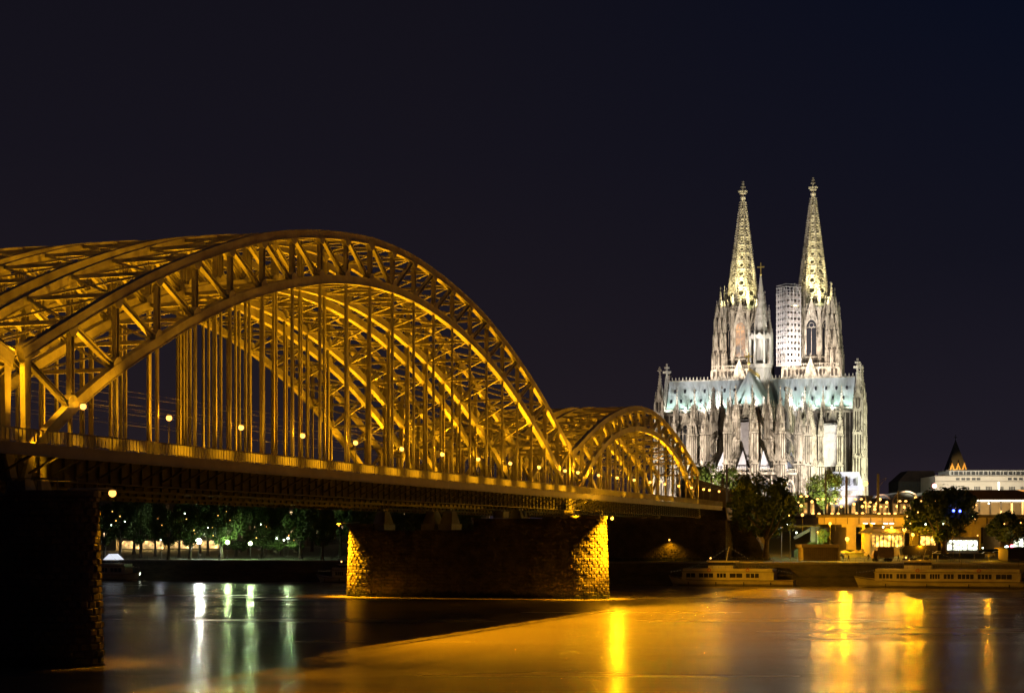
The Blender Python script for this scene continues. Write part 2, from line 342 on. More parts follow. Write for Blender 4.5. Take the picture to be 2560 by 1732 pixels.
# ------------------------------------------------------------------ footway lamps
def street_lamp(h, mat_bulb, r=.27):
    t = empty('street_lamp', (0, 0, 0), 0, 'street lamp', 'street lamp')
    m = MB(); m.cyl((0, 0, 0), .09, h-.25, 8, .055); m.cyl((0, 0, 0), .14, .5, 8); m.build('pole', M['wire'], t)
    m = MB(); m.lathe((0, 0, h), [(.05, .34), (.22, .3), (.26, .22)][::-1], 10); m.build('hood', M['wire'], t)
    m = MB(); m.ball((0, 0, h), r, 10, 6); m.build('globe', mat_bulb, t, True)
    return t
lamp0 = street_lamp(4.0, M['bulb_sod'], .30)
lus = [U1+LM/NM*k for k in range(1, 22, 2)]+[U2+.5]+[U2+.9+PS*k for k in range(2, 17, 2)]+[U2+.9+LS+7, U2+.9+LS+19]
for i, u in enumerate(lus):
    o = lamp0 if i == 0 else copy_tree(lamp0)
    o.location = BR(u, 84.75, ZD); o.rotation_euler = (0, 0, AB); o['group'] = 'lamps along the bridge footway'
    o['label'] = ('leftmost' if i == 0 else ('rightmost' if i == len(lus)-1 else ORD[i]+' from the left'))+' of the sodium globe lamps along the bridge footway'
    light('POINT', BR(u, 84.75, ZD+4.2), (4000 if i < 11 else 11000) if i else 1500, SOD, rad=.2)
# ------------------------------------------------------------------ floodlighting of the arches from deck level
def arch_floods(u0, L, n, p, v0, pw, pin):
    for k in range(1, n, 2):
        u = u0+p*(k+.5)
        light('SPOT', BR(u, v0+5.0, ZD+.3), pin, SOD, BR(u-18, v0+6.5, 45), 88, .6, .3)       # between the trusses
for v0 in (VT, VT+13.4, VT+26.8):
    arch_floods(U1, LM, NM, LM/NM, v0, 0, 24000 if v0 == VT else 24000)
    arch_floods(U2, LS, NS, PS, v0, 0, 14000)
for k in range(0, NM+1, 2):                                                     # outside the nearest truss, on the footway edge
    u = U1+LM/NM*k; e = 1 if 3 < k < 19 else 1.3
    light('SPOT', BR(u+1.5, VT-3.3, ZD+.2), 11500*e, SOD, BR(u-17, VT+.6, 46), 72, .9, .12)
for k in range(0, NS+1, 2):
    u = U2+.9+PS*k
    light('SPOT', BR(u+1.5, VT-3.3, ZD+.2), 8000, SOD, BR(u-12, VT+.5, 38), 74, .9, .12)
for u, s in ((U1, 1), (U2, -1), (U2, 1)):                                       # unseen spots added to light the bearings
    light('SPOT', BR(u+s*4.2, VT-2.6, 14.6), 5000, SOD, BR(u, VT, 18), 75, .6, .15)
light('SPOT', BR(U2+48, 83, 22), 60000, SOD, BR(UQ_, 66, 2), 44, .9, .3)      # two unseen spots added to brighten the boats
light('SPOT', BR(U2+48, 83, 22), 120000, SOD, BR(UQ_, 18, 2), 26, .8, .3)
for k in range(1, NM-1): light('SPOT', BR(U1+LM/NM*(k+.5), VT+5.9, min(31, loM[min(k, NM-k-1)]-.5)), 165000 if k > 3 else 95000, SOD, BR(U1+LM/NM*(k+.5), 58, 0), 50, .9, .06)  # unseen spots added between the trusses to light water and railing
for k in (-4.2, -2, 0): light('SPOT', BR(U1+LM/NM*(k-.1), VT+5.5, 28), 60000, SOD, BR(U1+LM/NM*(k+.2), VT-4, 18.5), 90, 1.0, .2)  # unseen spots added to brighten the railing at the left
for k in range(1, NS+1, 2): light('SPOT', BR(U2+PS*(k+.5), VT+5.9, min(31, loS[min(k, NS-k-1)]-.5)), 225000 if k < 10 else 85000, SOD, BR(U2+PS*(k+.5)-6, 59, 0), 48, .9, .06)  # same added unseen spots along the small span
light('SPOT', BR(U2-1.7, 70, 13), 190000, SOD, BR(U2-1.0, 82, 6.5), 38, .9, .12)  # two unseen spots added off the pier ends to light their full height
light('SPOT', BR(U2-1.9, 139, 11.5), 170000, SOD, BR(U2-1.4, 128, 5.5), 38, .9, .12)
light('POINT', BR(U2+1.4, 77.6, 14.2), 9000, SOD, rad=.3)
# overhead wires above the tracks
m = MB(BR(U1, VT+5, 24.5)); 
for v in (VT+3.6, VT+6.6, VT+17, VT+20):
    for z in (24.3, 25.6): m.beam(BR(U1-30, v, z), BR(U2+LS+80, v, z), .03, .03)
tag(m.build('overhead_wire', M['wire']), 'thin overhead railway wires running above the tracks through the arches', 'wire'); bpy.data.objects['overhead_wire'].location = BR(U1, VT+5, 24.5)
# ================================================================== river
def water_mat():
    m = bpy.data.materials.new('river_water'); m.use_nodes = True; t = m.node_tree; b = t.nodes['Principled BSDF']
    b.inputs['Base Color'].default_value = (.20, .165, .09, 1); b.inputs['Roughness'].default_value = .16; b.inputs['IOR'].default_value = 1.33
    tc = t.nodes.new('ShaderNodeTexCoord'); mp = t.nodes.new('ShaderNodeMapping'); mp.inputs['Scale'].default_value = (.25, .9, 1); mp.inputs['Rotation'].default_value = (0, 0, -.15)
    t.links.new(tc.outputs['Object'], mp.inputs[0])
    n = t.nodes.new('ShaderNodeTexNoise'); n.inputs['Scale'].default_value = 1.0; n.inputs['Detail'].default_value = 5; n.inputs['Roughness'].default_value = .6
    t.links.new(mp.outputs[0], n.inputs['Vector'])
    bp = t.nodes.new('ShaderNodeBump'); bp.inputs['Strength'].default_value = .35; bp.inputs['Distance'].default_value = .035
    t.links.new(n.outputs[0], bp.inputs['Height'])
    mp3 = t.nodes.new('ShaderNodeMapping'); mp3.inputs['Scale'].default_value = (.3, 3.6, 1); t.links.new(tc.outputs['Object'], mp3.inputs[0])
    n3 = t.nodes.new('ShaderNodeTexNoise'); n3.inputs['Scale'].default_value = 1; n3.inputs['Detail'].default_value = 4; t.links.new(mp3.outputs[0], n3.inputs['Vector'])
    bp3 = t.nodes.new('ShaderNodeBump'); bp3.inputs['Strength'].default_value = .5; bp3.inputs['Distance'].default_value = .05; t.links.new(n3.outputs[0], bp3.inputs['Height']); t.links.new(bp.outputs[0], bp3.inputs['Normal']); t.links.new(bp3.outputs[0], b.inputs['Normal'])
    # long, slow swells change how blurred the surface is
    mp2 = t.nodes.new('ShaderNodeMapping'); mp2.inputs['Scale'].default_value = (.012, .07, 1); t.links.new(tc.outputs['Object'], mp2.inputs[0])
    n2 = t.nodes.new('ShaderNodeTexNoise'); n2.inputs['Scale'].default_value = 1; n2.inputs['Detail'].default_value = 3; t.links.new(mp2.outputs[0], n2.inputs['Vector'])
    mr = t.nodes.new('ShaderNodeMapRange'); mr.inputs[1].default_value = .3; mr.inputs[2].default_value = .7; mr.inputs[3].default_value = .19; mr.inputs[4].default_value = .29
    t.links.new(n2.outputs[0], mr.inputs[0]); t.links.new(mr.outputs[0], b.inputs['Roughness'])
    return m
m = MB(); m.quad((-900, -60, 0), (900, -60, 0), (900, 520, 0), (-900, 520, 0)); tag(m.build('river', water_mat()), None, None, kind='structure')
# ================================================================== banks
UQ = 386.0
def sst(x, a, b): x = min(max((x-a)/(b-a), 0), 1); return x*x*(3-2*x)
def gz(u, v):
    hill = 10.7*sst(u, 462, 530)*(1-sst(v, 150, 260)) if v > 45 else 10.7*sst(u, 500, 560)
    return 5.25+hill+2.2*sst(u, 420, 520)*sst(v, 100, 220)+1.2*sst(u, 410, 450)*(1-sst(v, 90, 150))
m = MB(); us = [UQ+.6+i*8 for i in range(40)]+[720, 800, 950, 1300, 2200, 3400]; vs = [-1500, -700]+[-300+20*i for i in range(46)]+[900, 1800]
vv = [BR(u, v, gz(u, v)) for u in us for v in vs]; nv = len(vs)
m.add(vv, [(i*nv+j+1, i*nv+j, (i+1)*nv+j, (i+1)*nv+j+1) for i in range(len(us)-1) for j in range(nv-1)])
M['ground'] = mat('grass_ground', (.07, .10, .035), .95, col2=(.05, .06, .03), noise_scale=.15)
tag(m.build('ground', M['ground'], None, True), None, None, kind='structure')
m = MB()
for a in range(-300, 500, 20): m.quad(BR(UQ+.6, a, 5.28), BR(UQ+13, a, 5.3), BR(UQ+13, a+20, 5.3), BR(UQ+.6, a+20, 5.28))
tag(m.build('promenade', M['paving']), None, None, kind='structure')
root = empty('quay_wall', BR(UQ, 90, 0), AB, 'long stone quay wall along the far bank', 'quay wall')
m = MB()
for z0, z1, o in ((-1, 2.2, .0), (2.2, 5.0, .45)): m.box((.8+o, 30, (z0+z1)/2), (1.4, 800, z1-z0))
m.box((.7, 30, 2.25), (1.8, 800, .14)); m.build('masonry_face', M['quay'], root)
m = MB(); m.box((.95, 30, 5.15), (.9, 800, .34)); m.build('coping', M['paving'], root)
m = MB()
for k in range(-180, 200): m.box((1.0, 30+k*2.1, 5.85), (.05, .05, 1.1))
for z in (5.85, 6.38): m.box((1.0, 30, z), (.05, 800, .05))
m.build('railing', M['wire'], root)
# abutment of the bridge
root = empty('bridge_abutment', BR(U2+LS+3, 104, 5), AB, 'dark stone abutment under the far end of the bridge', 'abutment')
u0 = U2+.9+LS
m = MB(root.location); k = 0; z = 5.0
ab = [(u0+9, 80), (u0+1.5, 81), (u0+1.5, 128), (u0+9, 129)]
def abut(m, pth, z0, z1, bw, amp):
    mm = MB(); k = 0; z = z0
    while z < z1-.05: rust_course(mm, pth[::-1], z, min(z+.5, z1), k, bw, amp); z += .5; k += 1
    mm.loft([[(a, b, z0) for a, b in pth[::-1]], [(a, b, z1) for a, b in pth[::-1]]]); return mm
mm = abut(None, [(1.5, -24), (1.5, 25), (10, 25), (10, -24)], 0, 10.4, .95, .16)
mm.build('front_wall', M['stone'], root)
m = MB()
m.loft([[(a, b, 0) for a, b in ((1.5, 25), (60, 25), (60, -24.2), (10, -24.2))], [(a, b, 13.6) for a, b in ((10.2, 25), (60, 25), (60, -22.2), (10.2, -22.2))]])
m.build('rear_mass', M['stone'], root)
# sloping wing wall with a rough stone face, going down to the right
mm = MB()
z = 0; k = 0
while z < 13.5:
    L = 8*(1-z/13.6)+1.5; rust_course(mm, [(10, -24), (10+.6, -24-L), (12.5, -24-L), (12.5, -24)], z, z+.5, k, .9, .15)
    z += .5; k += 1
mm.prism([(-24, 0), (-33, 0), (-33, .3), (-25.8, 13.6), (-24, 13.6)], 'x', 10.3, 12.4)
mm.build('wing_wall', M['stone'], root)
m = MB()
for k in range(18): 
    t = k/17; m.box((9.8, -25-8.5*t, 14.1-13.2*t), (.06, .06, 1.1))
m.beam((9.8, -25, 14.6), (9.8, -33.5, 1.4), .07, .07); m.build('stair_railing', M['wire'], root)
ALW = BR(U2+LS+3, 104-4.5, 0)
r = empty('wall_lamp', BR(U2+LS+3.3, 93.8, 10.6), AB, 'amber wall lamp lighting the rough abutment stones', 'wall lamp')
m = MB(); m.beam((0, 0, 0), (1.4, 0, .1), .08, .08); m.box((0, 0, .14), (.5, .6, .1)); m.build('bracket', M['wire'], r)
m = MB(); m.ball((0, 0, -.1), .22); m.build('bulb', M['bulb_sod'], r)
light('SPOT', BR(U2+LS+3.0, 93.8, 10.1), 1500, SOD, BR(U2+LS+4.3, 93.8, 5), 140, .8, .12)
# ================================================================== trees
def leaf_mat(name, a, b):
    m = mat(name, a, .7, col2=b, noise_scale=.5, spec=.3); return m
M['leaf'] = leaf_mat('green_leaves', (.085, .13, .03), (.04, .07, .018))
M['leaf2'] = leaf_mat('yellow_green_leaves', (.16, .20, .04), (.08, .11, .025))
M['bark'] = mat('tree_bark', (.10, .08, .06), .95, col2=(.05, .04, .03), noise_scale=2)
def tree(seed, h, r, trunk, nl, ls, leaf, ry=.8, name='broadleaf_tree'):
    rn = random.Random(seed); t = empty(name, (0, 0, 0))
    m = MB(); th = trunk
    m.loft([[(rr*math.cos(a)+ox, rr*math.sin(a), z) for a in [k*math.pi/4 for k in range(8)]] for rr, z, ox in ((.5, 0, 0), (.36, .6, 0), (.3, th*.6, .1), (.26, th, .15), (.14, th+(h-th)*.5, .2))])
    br = []
    for k in range(9):
        a = k*2.4+rn.random(); z0 = th*rn.uniform(.75, 1.2); L = r*rn.uniform(.5, .85); e = (L*math.cos(a), L*math.sin(a), z0+(h-th)*rn.uniform(.25, .7))
        mid = (e[0]*.45, e[1]*.45, z0+(e[2]-z0)*.35); m.beam((.1, 0, z0), mid, .2, .2, w2=.14, h2=.14); m.beam(mid, e, .14, .14, w2=.05, h2=.05)
    m.build('trunk', M['bark'], t)
    m = MB(); cz = th+(h-th)*.5; hz = (h-th)*.52
    cl = []
    for k in range(46):
        while True:
            x, y, z = (rn.uniform(-1, 1) for _ in range(3))
            if .25 < x*x+y*y+z*z < 1: break
        cl.append((x*r*.86, y*r*.86*1, cz+z*hz*.86, rn.uniform(.15, .30)*r))
    for i in range(nl):
        c = cl[rn.randrange(len(cl))]
        v = Vector((rn.gauss(0, 1), rn.gauss(0, 1), rn.gauss(0, .8))).normalized()*c[3]*rn.uniform(.5, 1.15)
        p = Vector(c[:3])+v; n = (v.normalized()+Vector((rn.uniform(-1, 1), rn.uniform(-1, 1), rn.uniform(-1, 1)))*.7).normalized()
        a = n.orthogonal().normalized(); a = Matrix.Rotation(rn.uniform(0, 6.3), 3, n) @ a; b = n.cross(a); s = ls*rn.uniform(.6, 1.3)
        m.quad(p-a*s, p-b*s*.55, p+a*s, p+b*s*.55)
    m.build('crown', leaf, t)
    return t
def tree_at(src, first, x, d, base, top, lab, grp, rz=0, wid=1.0, h0=10.0):
    o = src if first else copy_tree(src); g = P(x, base, d); H = (base-top)/FPX*d/h0
    o.location = g; o.rotation_euler = (0, 0, rz); o.scale = (H*wid, H*wid, H); o['label'] = lab; o['category'] = 'tree'; o['group'] = grp
    return o
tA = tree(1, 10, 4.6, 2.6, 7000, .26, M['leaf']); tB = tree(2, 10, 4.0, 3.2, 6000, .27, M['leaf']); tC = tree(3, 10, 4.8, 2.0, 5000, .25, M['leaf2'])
G = 'trees on the bank right of the bridge'
tree_at(tA, 1, 1915, 415, 1396, 1176, 'big dark tree in front of the cathedral, tallest of the bank trees', G, .3, .95)
tree_at(tA, 0, 2360, 405, 1398, 1212, 'big dark spreading tree behind the right boat, trunk forked low', G, 2.0, 1.12)
tree_at(tB, 1, 2520, 415, 1392, 1280, 'lower dark tree near the right edge of the picture', G, 1.0, 1.2)
tree_at(tB, 0, 2590, 400, 1396, 1290, 'dark tree cut off by the right edge', G, 4.0, 1.2)
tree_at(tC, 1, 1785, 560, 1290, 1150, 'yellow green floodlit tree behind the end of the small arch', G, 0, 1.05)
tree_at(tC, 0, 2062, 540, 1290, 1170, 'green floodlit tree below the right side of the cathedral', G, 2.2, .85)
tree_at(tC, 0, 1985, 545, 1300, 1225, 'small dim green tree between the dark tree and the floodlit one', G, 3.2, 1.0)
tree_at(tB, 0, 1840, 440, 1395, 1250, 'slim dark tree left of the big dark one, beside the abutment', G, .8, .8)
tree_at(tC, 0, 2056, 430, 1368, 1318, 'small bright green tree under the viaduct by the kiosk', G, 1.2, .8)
G = 'park trees behind the left quay'
first = True
spots = [(262, 470, 0), (300, 455, 1), (352, 480, 0), (388, 500, 1), (421, 445, 0), (448, 490, 1), (475, 452, 0), (520, 500, 1), (554, 455, 0), (590, 492, 1), (622, 505, 0), (655, 490, 1), (700, 500, 0), (751, 462, 1), (805, 448, 0), (850, 490, 1), (905, 470, 0), (960, 490, 1), (1010, 480, 0), (1060, 500, 1), (1110, 485, 0), (1160, 500, 1), (335, 520, 0), (500, 525, 1), (680, 525, 0), (780, 520, 1)]
rn = random.Random(8)
for i, (x, d, k) in enumerate(sorted(spots)):
    base = HY-(gz(*UV((x-CX)/FPX*d, d))-CAMZ)*FPX/d; H = rn.uniform(14.5, 18.5)*FPX/d
    far = 'far row' if d > 485 else 'near row'
    if x in (655, 700): H *= .5
    o = tree_at([tA, tB][k], 0, x, d, base, base-H, '', G, rn.uniform(0, 6), rn.uniform(.7, .85)); 
    o['label'] = '%s dark park tree from the left, in the %s' % ((ORD+['twenty-fifth', 'twenty-sixth'])[i], far)
# ================================================================== park lamps
G = 'lamps in the riverside park'
def park_lamp(x, y, d, bulb, r, power, col, lab, h=4.5, first=None):
    p = P(x, y, d); g = gz(*UV(p.x, p.y)); t = empty('park_lamp', (p.x, p.y, g), 0, lab, 'street lamp', G); hh = p.z-g
    m = MB(); m.cyl((0, 0, 0), .08, hh-.1, 6, .05); m.build('pole', M['wire'], t)
    m = MB(); m.ball((0, 0, hh), r, 8, 6); m.build('globe', bulb, t, True)
    if power: light('POINT', (p.x, p.y, p.z-.1), power, col, rad=r)
    return t
GRN = (.72, 1.0, .45)
M['bulb_green'] = emit('greenish_bulb', (.72, 1.0, .40), 60)
park_lamp(569, 1355, 452, M['bulb_green'], .45, 13000, GRN, 'greenish white park lamp left of its twin, left of the mid river pier')
park_lamp(626, 1358, 452, M['bulb_green'], .45, 13000, GRN, 'greenish white park lamp, right one of the bright pair in the park')
park_lamp(497, 1352, 455, M['bulb_white'], .8, 60000, (.95, 1, .85), 'brightest yellow white park lamp before the lit cafe fronts')
park_lamp(720, 1345, 470, M['bulb_white'], .3, 7000, GRN, 'park lamp lighting a low green tree near the mid river pier')
park_lamp(302, 1361, 480, M['bulb_white'], .3, 0, WHITE, 'small white square park light beside the left pier')
park_lamp(402, 1349, 452, M['bulb_white'], .16, 500, COOL, 'small cool park lamp left of the cafe lights')
park_lamp(659, 1312, 520, M['bulb_warm'], .35, 800, WARM, 'warm lamp high between the park trees')
park_lamp(690, 1344, 500, M['bulb_white'], .45, 3000, WHITE, 'blurry white park lamp behind the round green bushes')
park_lamp(710, 1349, 495, M['bulb_white'], .22, 0, WHITE, 'small white lamp right of the blurry white park lamp')
park_lamp(545, 1348, 500, M['bulb_warm'], .35, 1500, WARM, 'warm lamp at the right end of the cafe fronts')
park_lamp(666, 1344, 500, M['bulb_warm'], .3, 0, WARM, 'orange lamp left of the blurry white park lamp')
# ================================================================== old town houses behind the park
M['plaster'] = mat('house_plaster', (.30, .25, .18), .9, noise_scale=.3); M['tile'] = mat('roof_tile', (.08, .05, .04), .9, noise_scale=.5)
M['glow'] = emit('lit_shopfront', (1.0, .62, .22), 1.3, vary=.45); M['win'] = emit('lit_window', (1.0, .66, .34), 2.2)
rn = random.Random(31)
xs = 236; i = 0
while xs < 1190:
    d = 560+rn.uniform(-4, 4); w = rn.uniform(52, 74); hgt = rn.uniform(13, 17); p = P(xs+w/2, 1345, d); g = gz(*UV(p.x, p.y)); W_ = w/FPX*d
    t = empty('town_house', (p.x, p.y, g), -THB*.3, '%s gabled old town house from the left, behind the park trees' % ORD[i], 'house', 'old town houses behind the park')
    m = MB(); m.prism([(-W_/2, 0), (W_/2, 0), (W_/2, hgt), (0, hgt+5), (-W_/2, hgt)], 'y', 0, 12); m.build('wall', M['plaster'], t)
    m = MB(); m.beam((-W_/2-.3, 6, hgt-.1), (0, 6, hgt+5.2), 12.6, .25, up=(0, 0, 1)) ; m.beam((W_/2+.3, 6, hgt-.1), (0, 6, hgt+5.2), 12.6, .25); m.build('roof', M['tile'], t)
    if 290 < xs+w/2 < 570:
        m = MB(); m.box((0, -.15, 1.7), (W_*.92, .2, 2.6)); m.build('shopfront', M['glow'], t)
        light('AREA', (p.x, p.y-1.5, g+2.2), 500, WARM, (p.x, p.y-20, g-2), rad=2)
        m = MB(); m.beam((-W_*.46, -1.6, 3.1), (W_*.46, -1.6, 3.1), 3.0, .12); m.build('awning', M['plaster'], t)
    for a in range(3):
        for b in range(3):
            lit = rn.random() < .38
            m = MB(); m.box(((a-1)*W_/3.6, -.06, 5+b*3.1), (1.0, .16, 1.7)); m.build('window', M['win'] if lit else M['dark'], t)
    xs += w+1; i += 1
# low round lit bushes
G = 'round bushes in the park'
bs = tree(9, 3, 2.0, .5, 2600, .2, M['leaf'], name='round_bush')
for i, (x, y0, y1, d, lab) in enumerate(((650, 1342, 1375, 480, 'round bush behind the group on the lawn'), (688, 1350, 1380, 478, 'darker round bush in the middle of the park'), (738, 1350, 1380, 476, 'bright green round bush lit by a park lamp'), (600, 1352, 1380, 485, 'round bush between the bright park lamps'))):
    o = bs if i == 0 else copy_tree(bs); o.location = P(x, y1, d); s = (y1-y0)/FPX*d/3; o.scale = (s*1.3, s*1.3, s); tag(o, lab, 'bush', G)
# ================================================================== boats
M['hull'] = mat('boat_white_paint', (.42, .40, .32), .4, col2=(.28, .26, .20), noise_scale=.6); M['boatdark'] = mat('boat_dark_band', (.05, .04, .035), .5)
M['buoy'] = mat('red_lifebuoy', (.4, .06, .03), .5); M['bglass'] = mat('boat_glass', (.03, .03, .03), .12, spec=.7)
def boat(L, Wd, z_deck, z_roof, cab0, cab1, wh, mast, lab, cat='boat', roof_lamp=True, bow_sheer=.9, lit=None, stern_open=0):
    # local x along the boat, bow at x = -L/2, water line z = 0
    t = empty('passenger_boat', (0, 0, 0), 0, lab, 'boat', 'boats moored along the far quay')
    N = 16; rings = []
    for k in range(N+1):
        s = k/N; x = -L/2+L*s; w = Wd/2*min(1, (math.sin(min(s/.28, 1)*math.pi/2))**.7+.02)*(1 if s < .9 else 1-.25*(s-.9)/.1); sh = z_deck+bow_sheer*max(0, 1-s/.25)**1.6
        xb = x+(1.2*max(0, 1-s/.2)); rings.append([(xb, -w*.8, -.3), (x, -w, sh), (x, w, sh), (xb, w*.8, -.3)])
    m = MB(); m.loft(rings); m.build('hull', M['hull'], t)
    m = MB()
    for k in range(N):
        for sg in (-1, 1):
            for dz in (-.12,):
                a, b = rings[k][1 if sg < 0 else 2], rings[k+1][1 if sg < 0 else 2]
                m.beam((a[0], a[1]+sg*.04, a[2]+dz), (b[0], b[1]+sg*.04, b[2]+dz), .1, .12); m.beam((a[0], a[1]*.93+sg*.05, .45), (b[0], b[1]*.93+sg*.05, .45), .14, .1)
    m.build('rubbing_strake', M['boatdark'], t)
    m = MB()
    for k in range(N):
        for sg in (0, 3): a, b = rings[k][sg], rings[k+1][sg]; m.beam((a[0], a[1]*1.1, .05), (b[0], b[1]*1.1, .05), .12, .42)
    m.build('boot_top', M['boatdark'], t)
    hw = Wd/2-.35; m = MB(); m.box(((cab0+cab1)/2, 0, (z_deck+z_roof)/2), (cab1-cab0, hw*2, z_roof-z_deck)); m.box(((cab0+cab1)/2, 0, z_roof+.05), (cab1-cab0+.5, hw*2+.4, .12))
    m.box(((cab0+cab1)/2, 0, z_roof+.50), (cab1-cab0-.3, hw*2+.1, .62)); sup = m.build('superstructure', M['hull'], t)
    x = cab0+.8; n = 0
    rr = random.Random(int(L*7))
    while x+3.4 < cab1:
        ww = rr.choice((2.2, 3.0, 3.0, 3.4)); nn = rr.choice((2, 3, 3, 4))
        for sg in (-1, 1):
            q = MB(); q.box((x+.1+ww/2, sg*hw, (z_deck+z_roof)/2+.12), (ww, .08, (z_roof-z_deck)*.56)); ob = q.build('window', lit if lit and n % 4 == 0 else M['bglass'], sup)
            q = MB()
            for k in range(nn+1): q.box((x+.1+k*ww/nn, sg*(hw+.05), (z_deck+z_roof)/2+.12), (.12, .06, (z_roof-z_deck)*.64))
            q.build('mullions', M['hull'], sup)
        x += ww+.75; n += 1
    wx0, wx1, wz = wh; m = MB(); m.box(((wx0+wx1)/2, 0, (z_roof+wz)/2+.3), (wx1-wx0, Wd*.5, wz-z_roof-.4)); m.box(((wx0+wx1)/2+.2, 0, wz+.1), (wx1-wx0+1.2, Wd*.58, .14)); w_ = m.build('wheelhouse', M['hull'], t)
    m = MB(); m.box(((wx0+wx1)/2, 0, wz-.55), (wx1-wx0+.06, Wd*.5+.06, .7)); m.build('window', M['bglass'], w_)
    m = MB(); m.beam(((wx0+wx1)/2+1, 0, wz), ((wx0+wx1)/2+1.7, 0, mast), .16, .16); m.box(((wx0+wx1)/2+1.4, 0, mast-1.0), (.1, 1.6, .08)); m.build('mast', M['hull'], t)
    m = MB()
    for x in [cab0+1+k*1.5 for k in range(int((cab1-cab0-2)/1.5))]: 
        for sg in (-1, 1): m.box((x, sg*hw, z_roof+1.25), (.05, .05, .8))
    for sg in (-1, 1): m.box(((cab0+cab1)/2, sg*hw, z_roof+1.6), (cab1-cab0-2, .05, .05))
    m.build('deck_railing', M['wire'], t)
    # string of small lamps from bow over the mast to the stern
    top = Vector(((wx0+wx1)/2+1.7, 0, mast)); g = MB(); wire = MB()
    for e in (Vector((-L/2+.6, 0, z_deck+bow_sheer+.8)), Vector((L/2-.8, 0, z_deck+1.6))):
        pr = None; n = int((top-e).length/.75)
        for k in range(n+1):
            s = k/n; p = top.lerp(e, s); p.z -= 1.1*math.sin(math.pi*s)
            if k: g.ball(p, .055, 5, 3)
            if pr: wire.beam(pr, p, .025, .025)
            pr = p
    wire.build('light_string_wire', M['wire'], t); g.build('light_string', M['dimbulb'], t)
    m = MB(); m.cyl((-L/2+.5, 0, z_deck+bow_sheer-.1), .04, 2.0, 5, .03); m.cyl((L/2-.5, 0, z_deck), .04, 1.8, 5, .03); m.build('flagpole', M['wire'], t)
    for x in (-.32*L, -.1*L, .12*L, .33*L): m = MB(); m.cyl((x, -Wd/2-.1, .3), .13, .7, 6); m.build('fender', M['boatdark'], t)
    for q_ in (.30, .72):
        m = MB(); n_ = 12; xc, zc = cab0+(cab1-cab0)*q_, z_roof+.5
        for i in range(n_): a0, a1 = 2*math.pi*i/n_, 2*math.pi*(i+1)/n_; m.beam((xc+.34*math.cos(a0), -hw-.14, zc+.34*math.sin(a0)), (xc+.34*math.cos(a1), -hw-.14, zc+.34*math.sin(a1)), .14, .14)
        m.build('lifebuoy', M['buoy'], t)
    m = MB(); m.box(((cab0+cab1)/2, 0, z_roof+.13), (cab1-cab0+.56, hw*2+.46, .07)); m.build('dark_stripe', M['boatdark'], t)
    m = MB(); m.beam((cab1-.5, 0, z_roof+.9), (cab1-.5, 0, z_roof+2.8), .08, .08); m.beam((cab1*.2, 0, z_roof+.9), (cab1*.2, 0, z_roof+2.8), .08, .08); m.beam((cab1*.2, 0, z_roof+2.8), (cab1-.4, 0, z_roof+2.8), 3.2, .07); m.build('sun_awning', M['boatdark'], t)
    m = MB(); m.ball((wx0+.3, 0, wz+.75), .2); m.build('deck_lamp', M['bulb_warm'], t)
    return t
M['dimbulb'] = emit('small_warm_bulb', (1.0, .7, .35), .35)
def moor(t, x0, u, L, flip=0):
    # put the left end of the boat at photo column x0, lying along the quay
    k = (x0-CX)/FPX; v = u*(SB-k*CB)/(k*SB+CB); t.location = BR(u, v-L/2, 0); t.rotation_euler = (0, 0, AB-math.pi/2+(math.pi if flip else 0))
    return t
b1 = moor(boat(29, 5.6, 1.5, 3.2, -10.8, 10.2, (-5.0, .8, 5.6), 9.0, 'white passenger boat moored left of the wider one, string lights over its mast'), 1672, 380, 29)
m1 = b1; light('POINT', Vector(b1.location)+Vector((-3.5, -1.2, 7.2)), 60, WARM, rad=.2)
b2 = moor(boat(40, 6.2, 1.6, 3.4, -15.2, 15.5, (-9.0, -3.2, 5.9), 8.6, 'longest passenger boat, moored at the right edge behind string lights', lit=None), 2135, 378, 40)
light('POINT', Vector(b2.location)+Vector((-9.5, -1, 8.2)), 90, WARM, rad=.2)
b3 = moor(boat(16, 4.6, 1.7, 3.6, -4.5, 7.0, (-1, 3, 5.4), 7.6, 'small boat with white lit canopy beside the left pier'), 214, 379, 14, 1)
b3.location = b3.location
pb = P(352, 1460, 400); 
k = (352-CX)/FPX; u = 379; v = u*(SB-k*CB)/(k*SB+CB); b3.location = BR(u, v+8, 0)
m = MB(); m.loft([[(x, y, z) for x, y in ((-a, -1.8), (a, -1.8), (a, 1.8), (-a, 1.8))] for a, z in ((2.0, 5.4), (.25, 6.9))]); m.build('lit_canopy', emit('lit_white_canopy', (.85, .9, 1.0), .9), b3)  # emission stands in for lamp light falling on the canopy
m = MB(); m.ball((-7.3, -.2, 1.9), .45); m.build('bow_lamp', M['bulb_white'], b3)
b4 = moor(boat(18, 4.2, 1.3, 2.9, -4.0, 6.0, (-2.5, 1.0, 4.4), 6.0, 'small pale boat half hidden behind the lit pier end', bow_sheer=.7), 791, 381, 18)
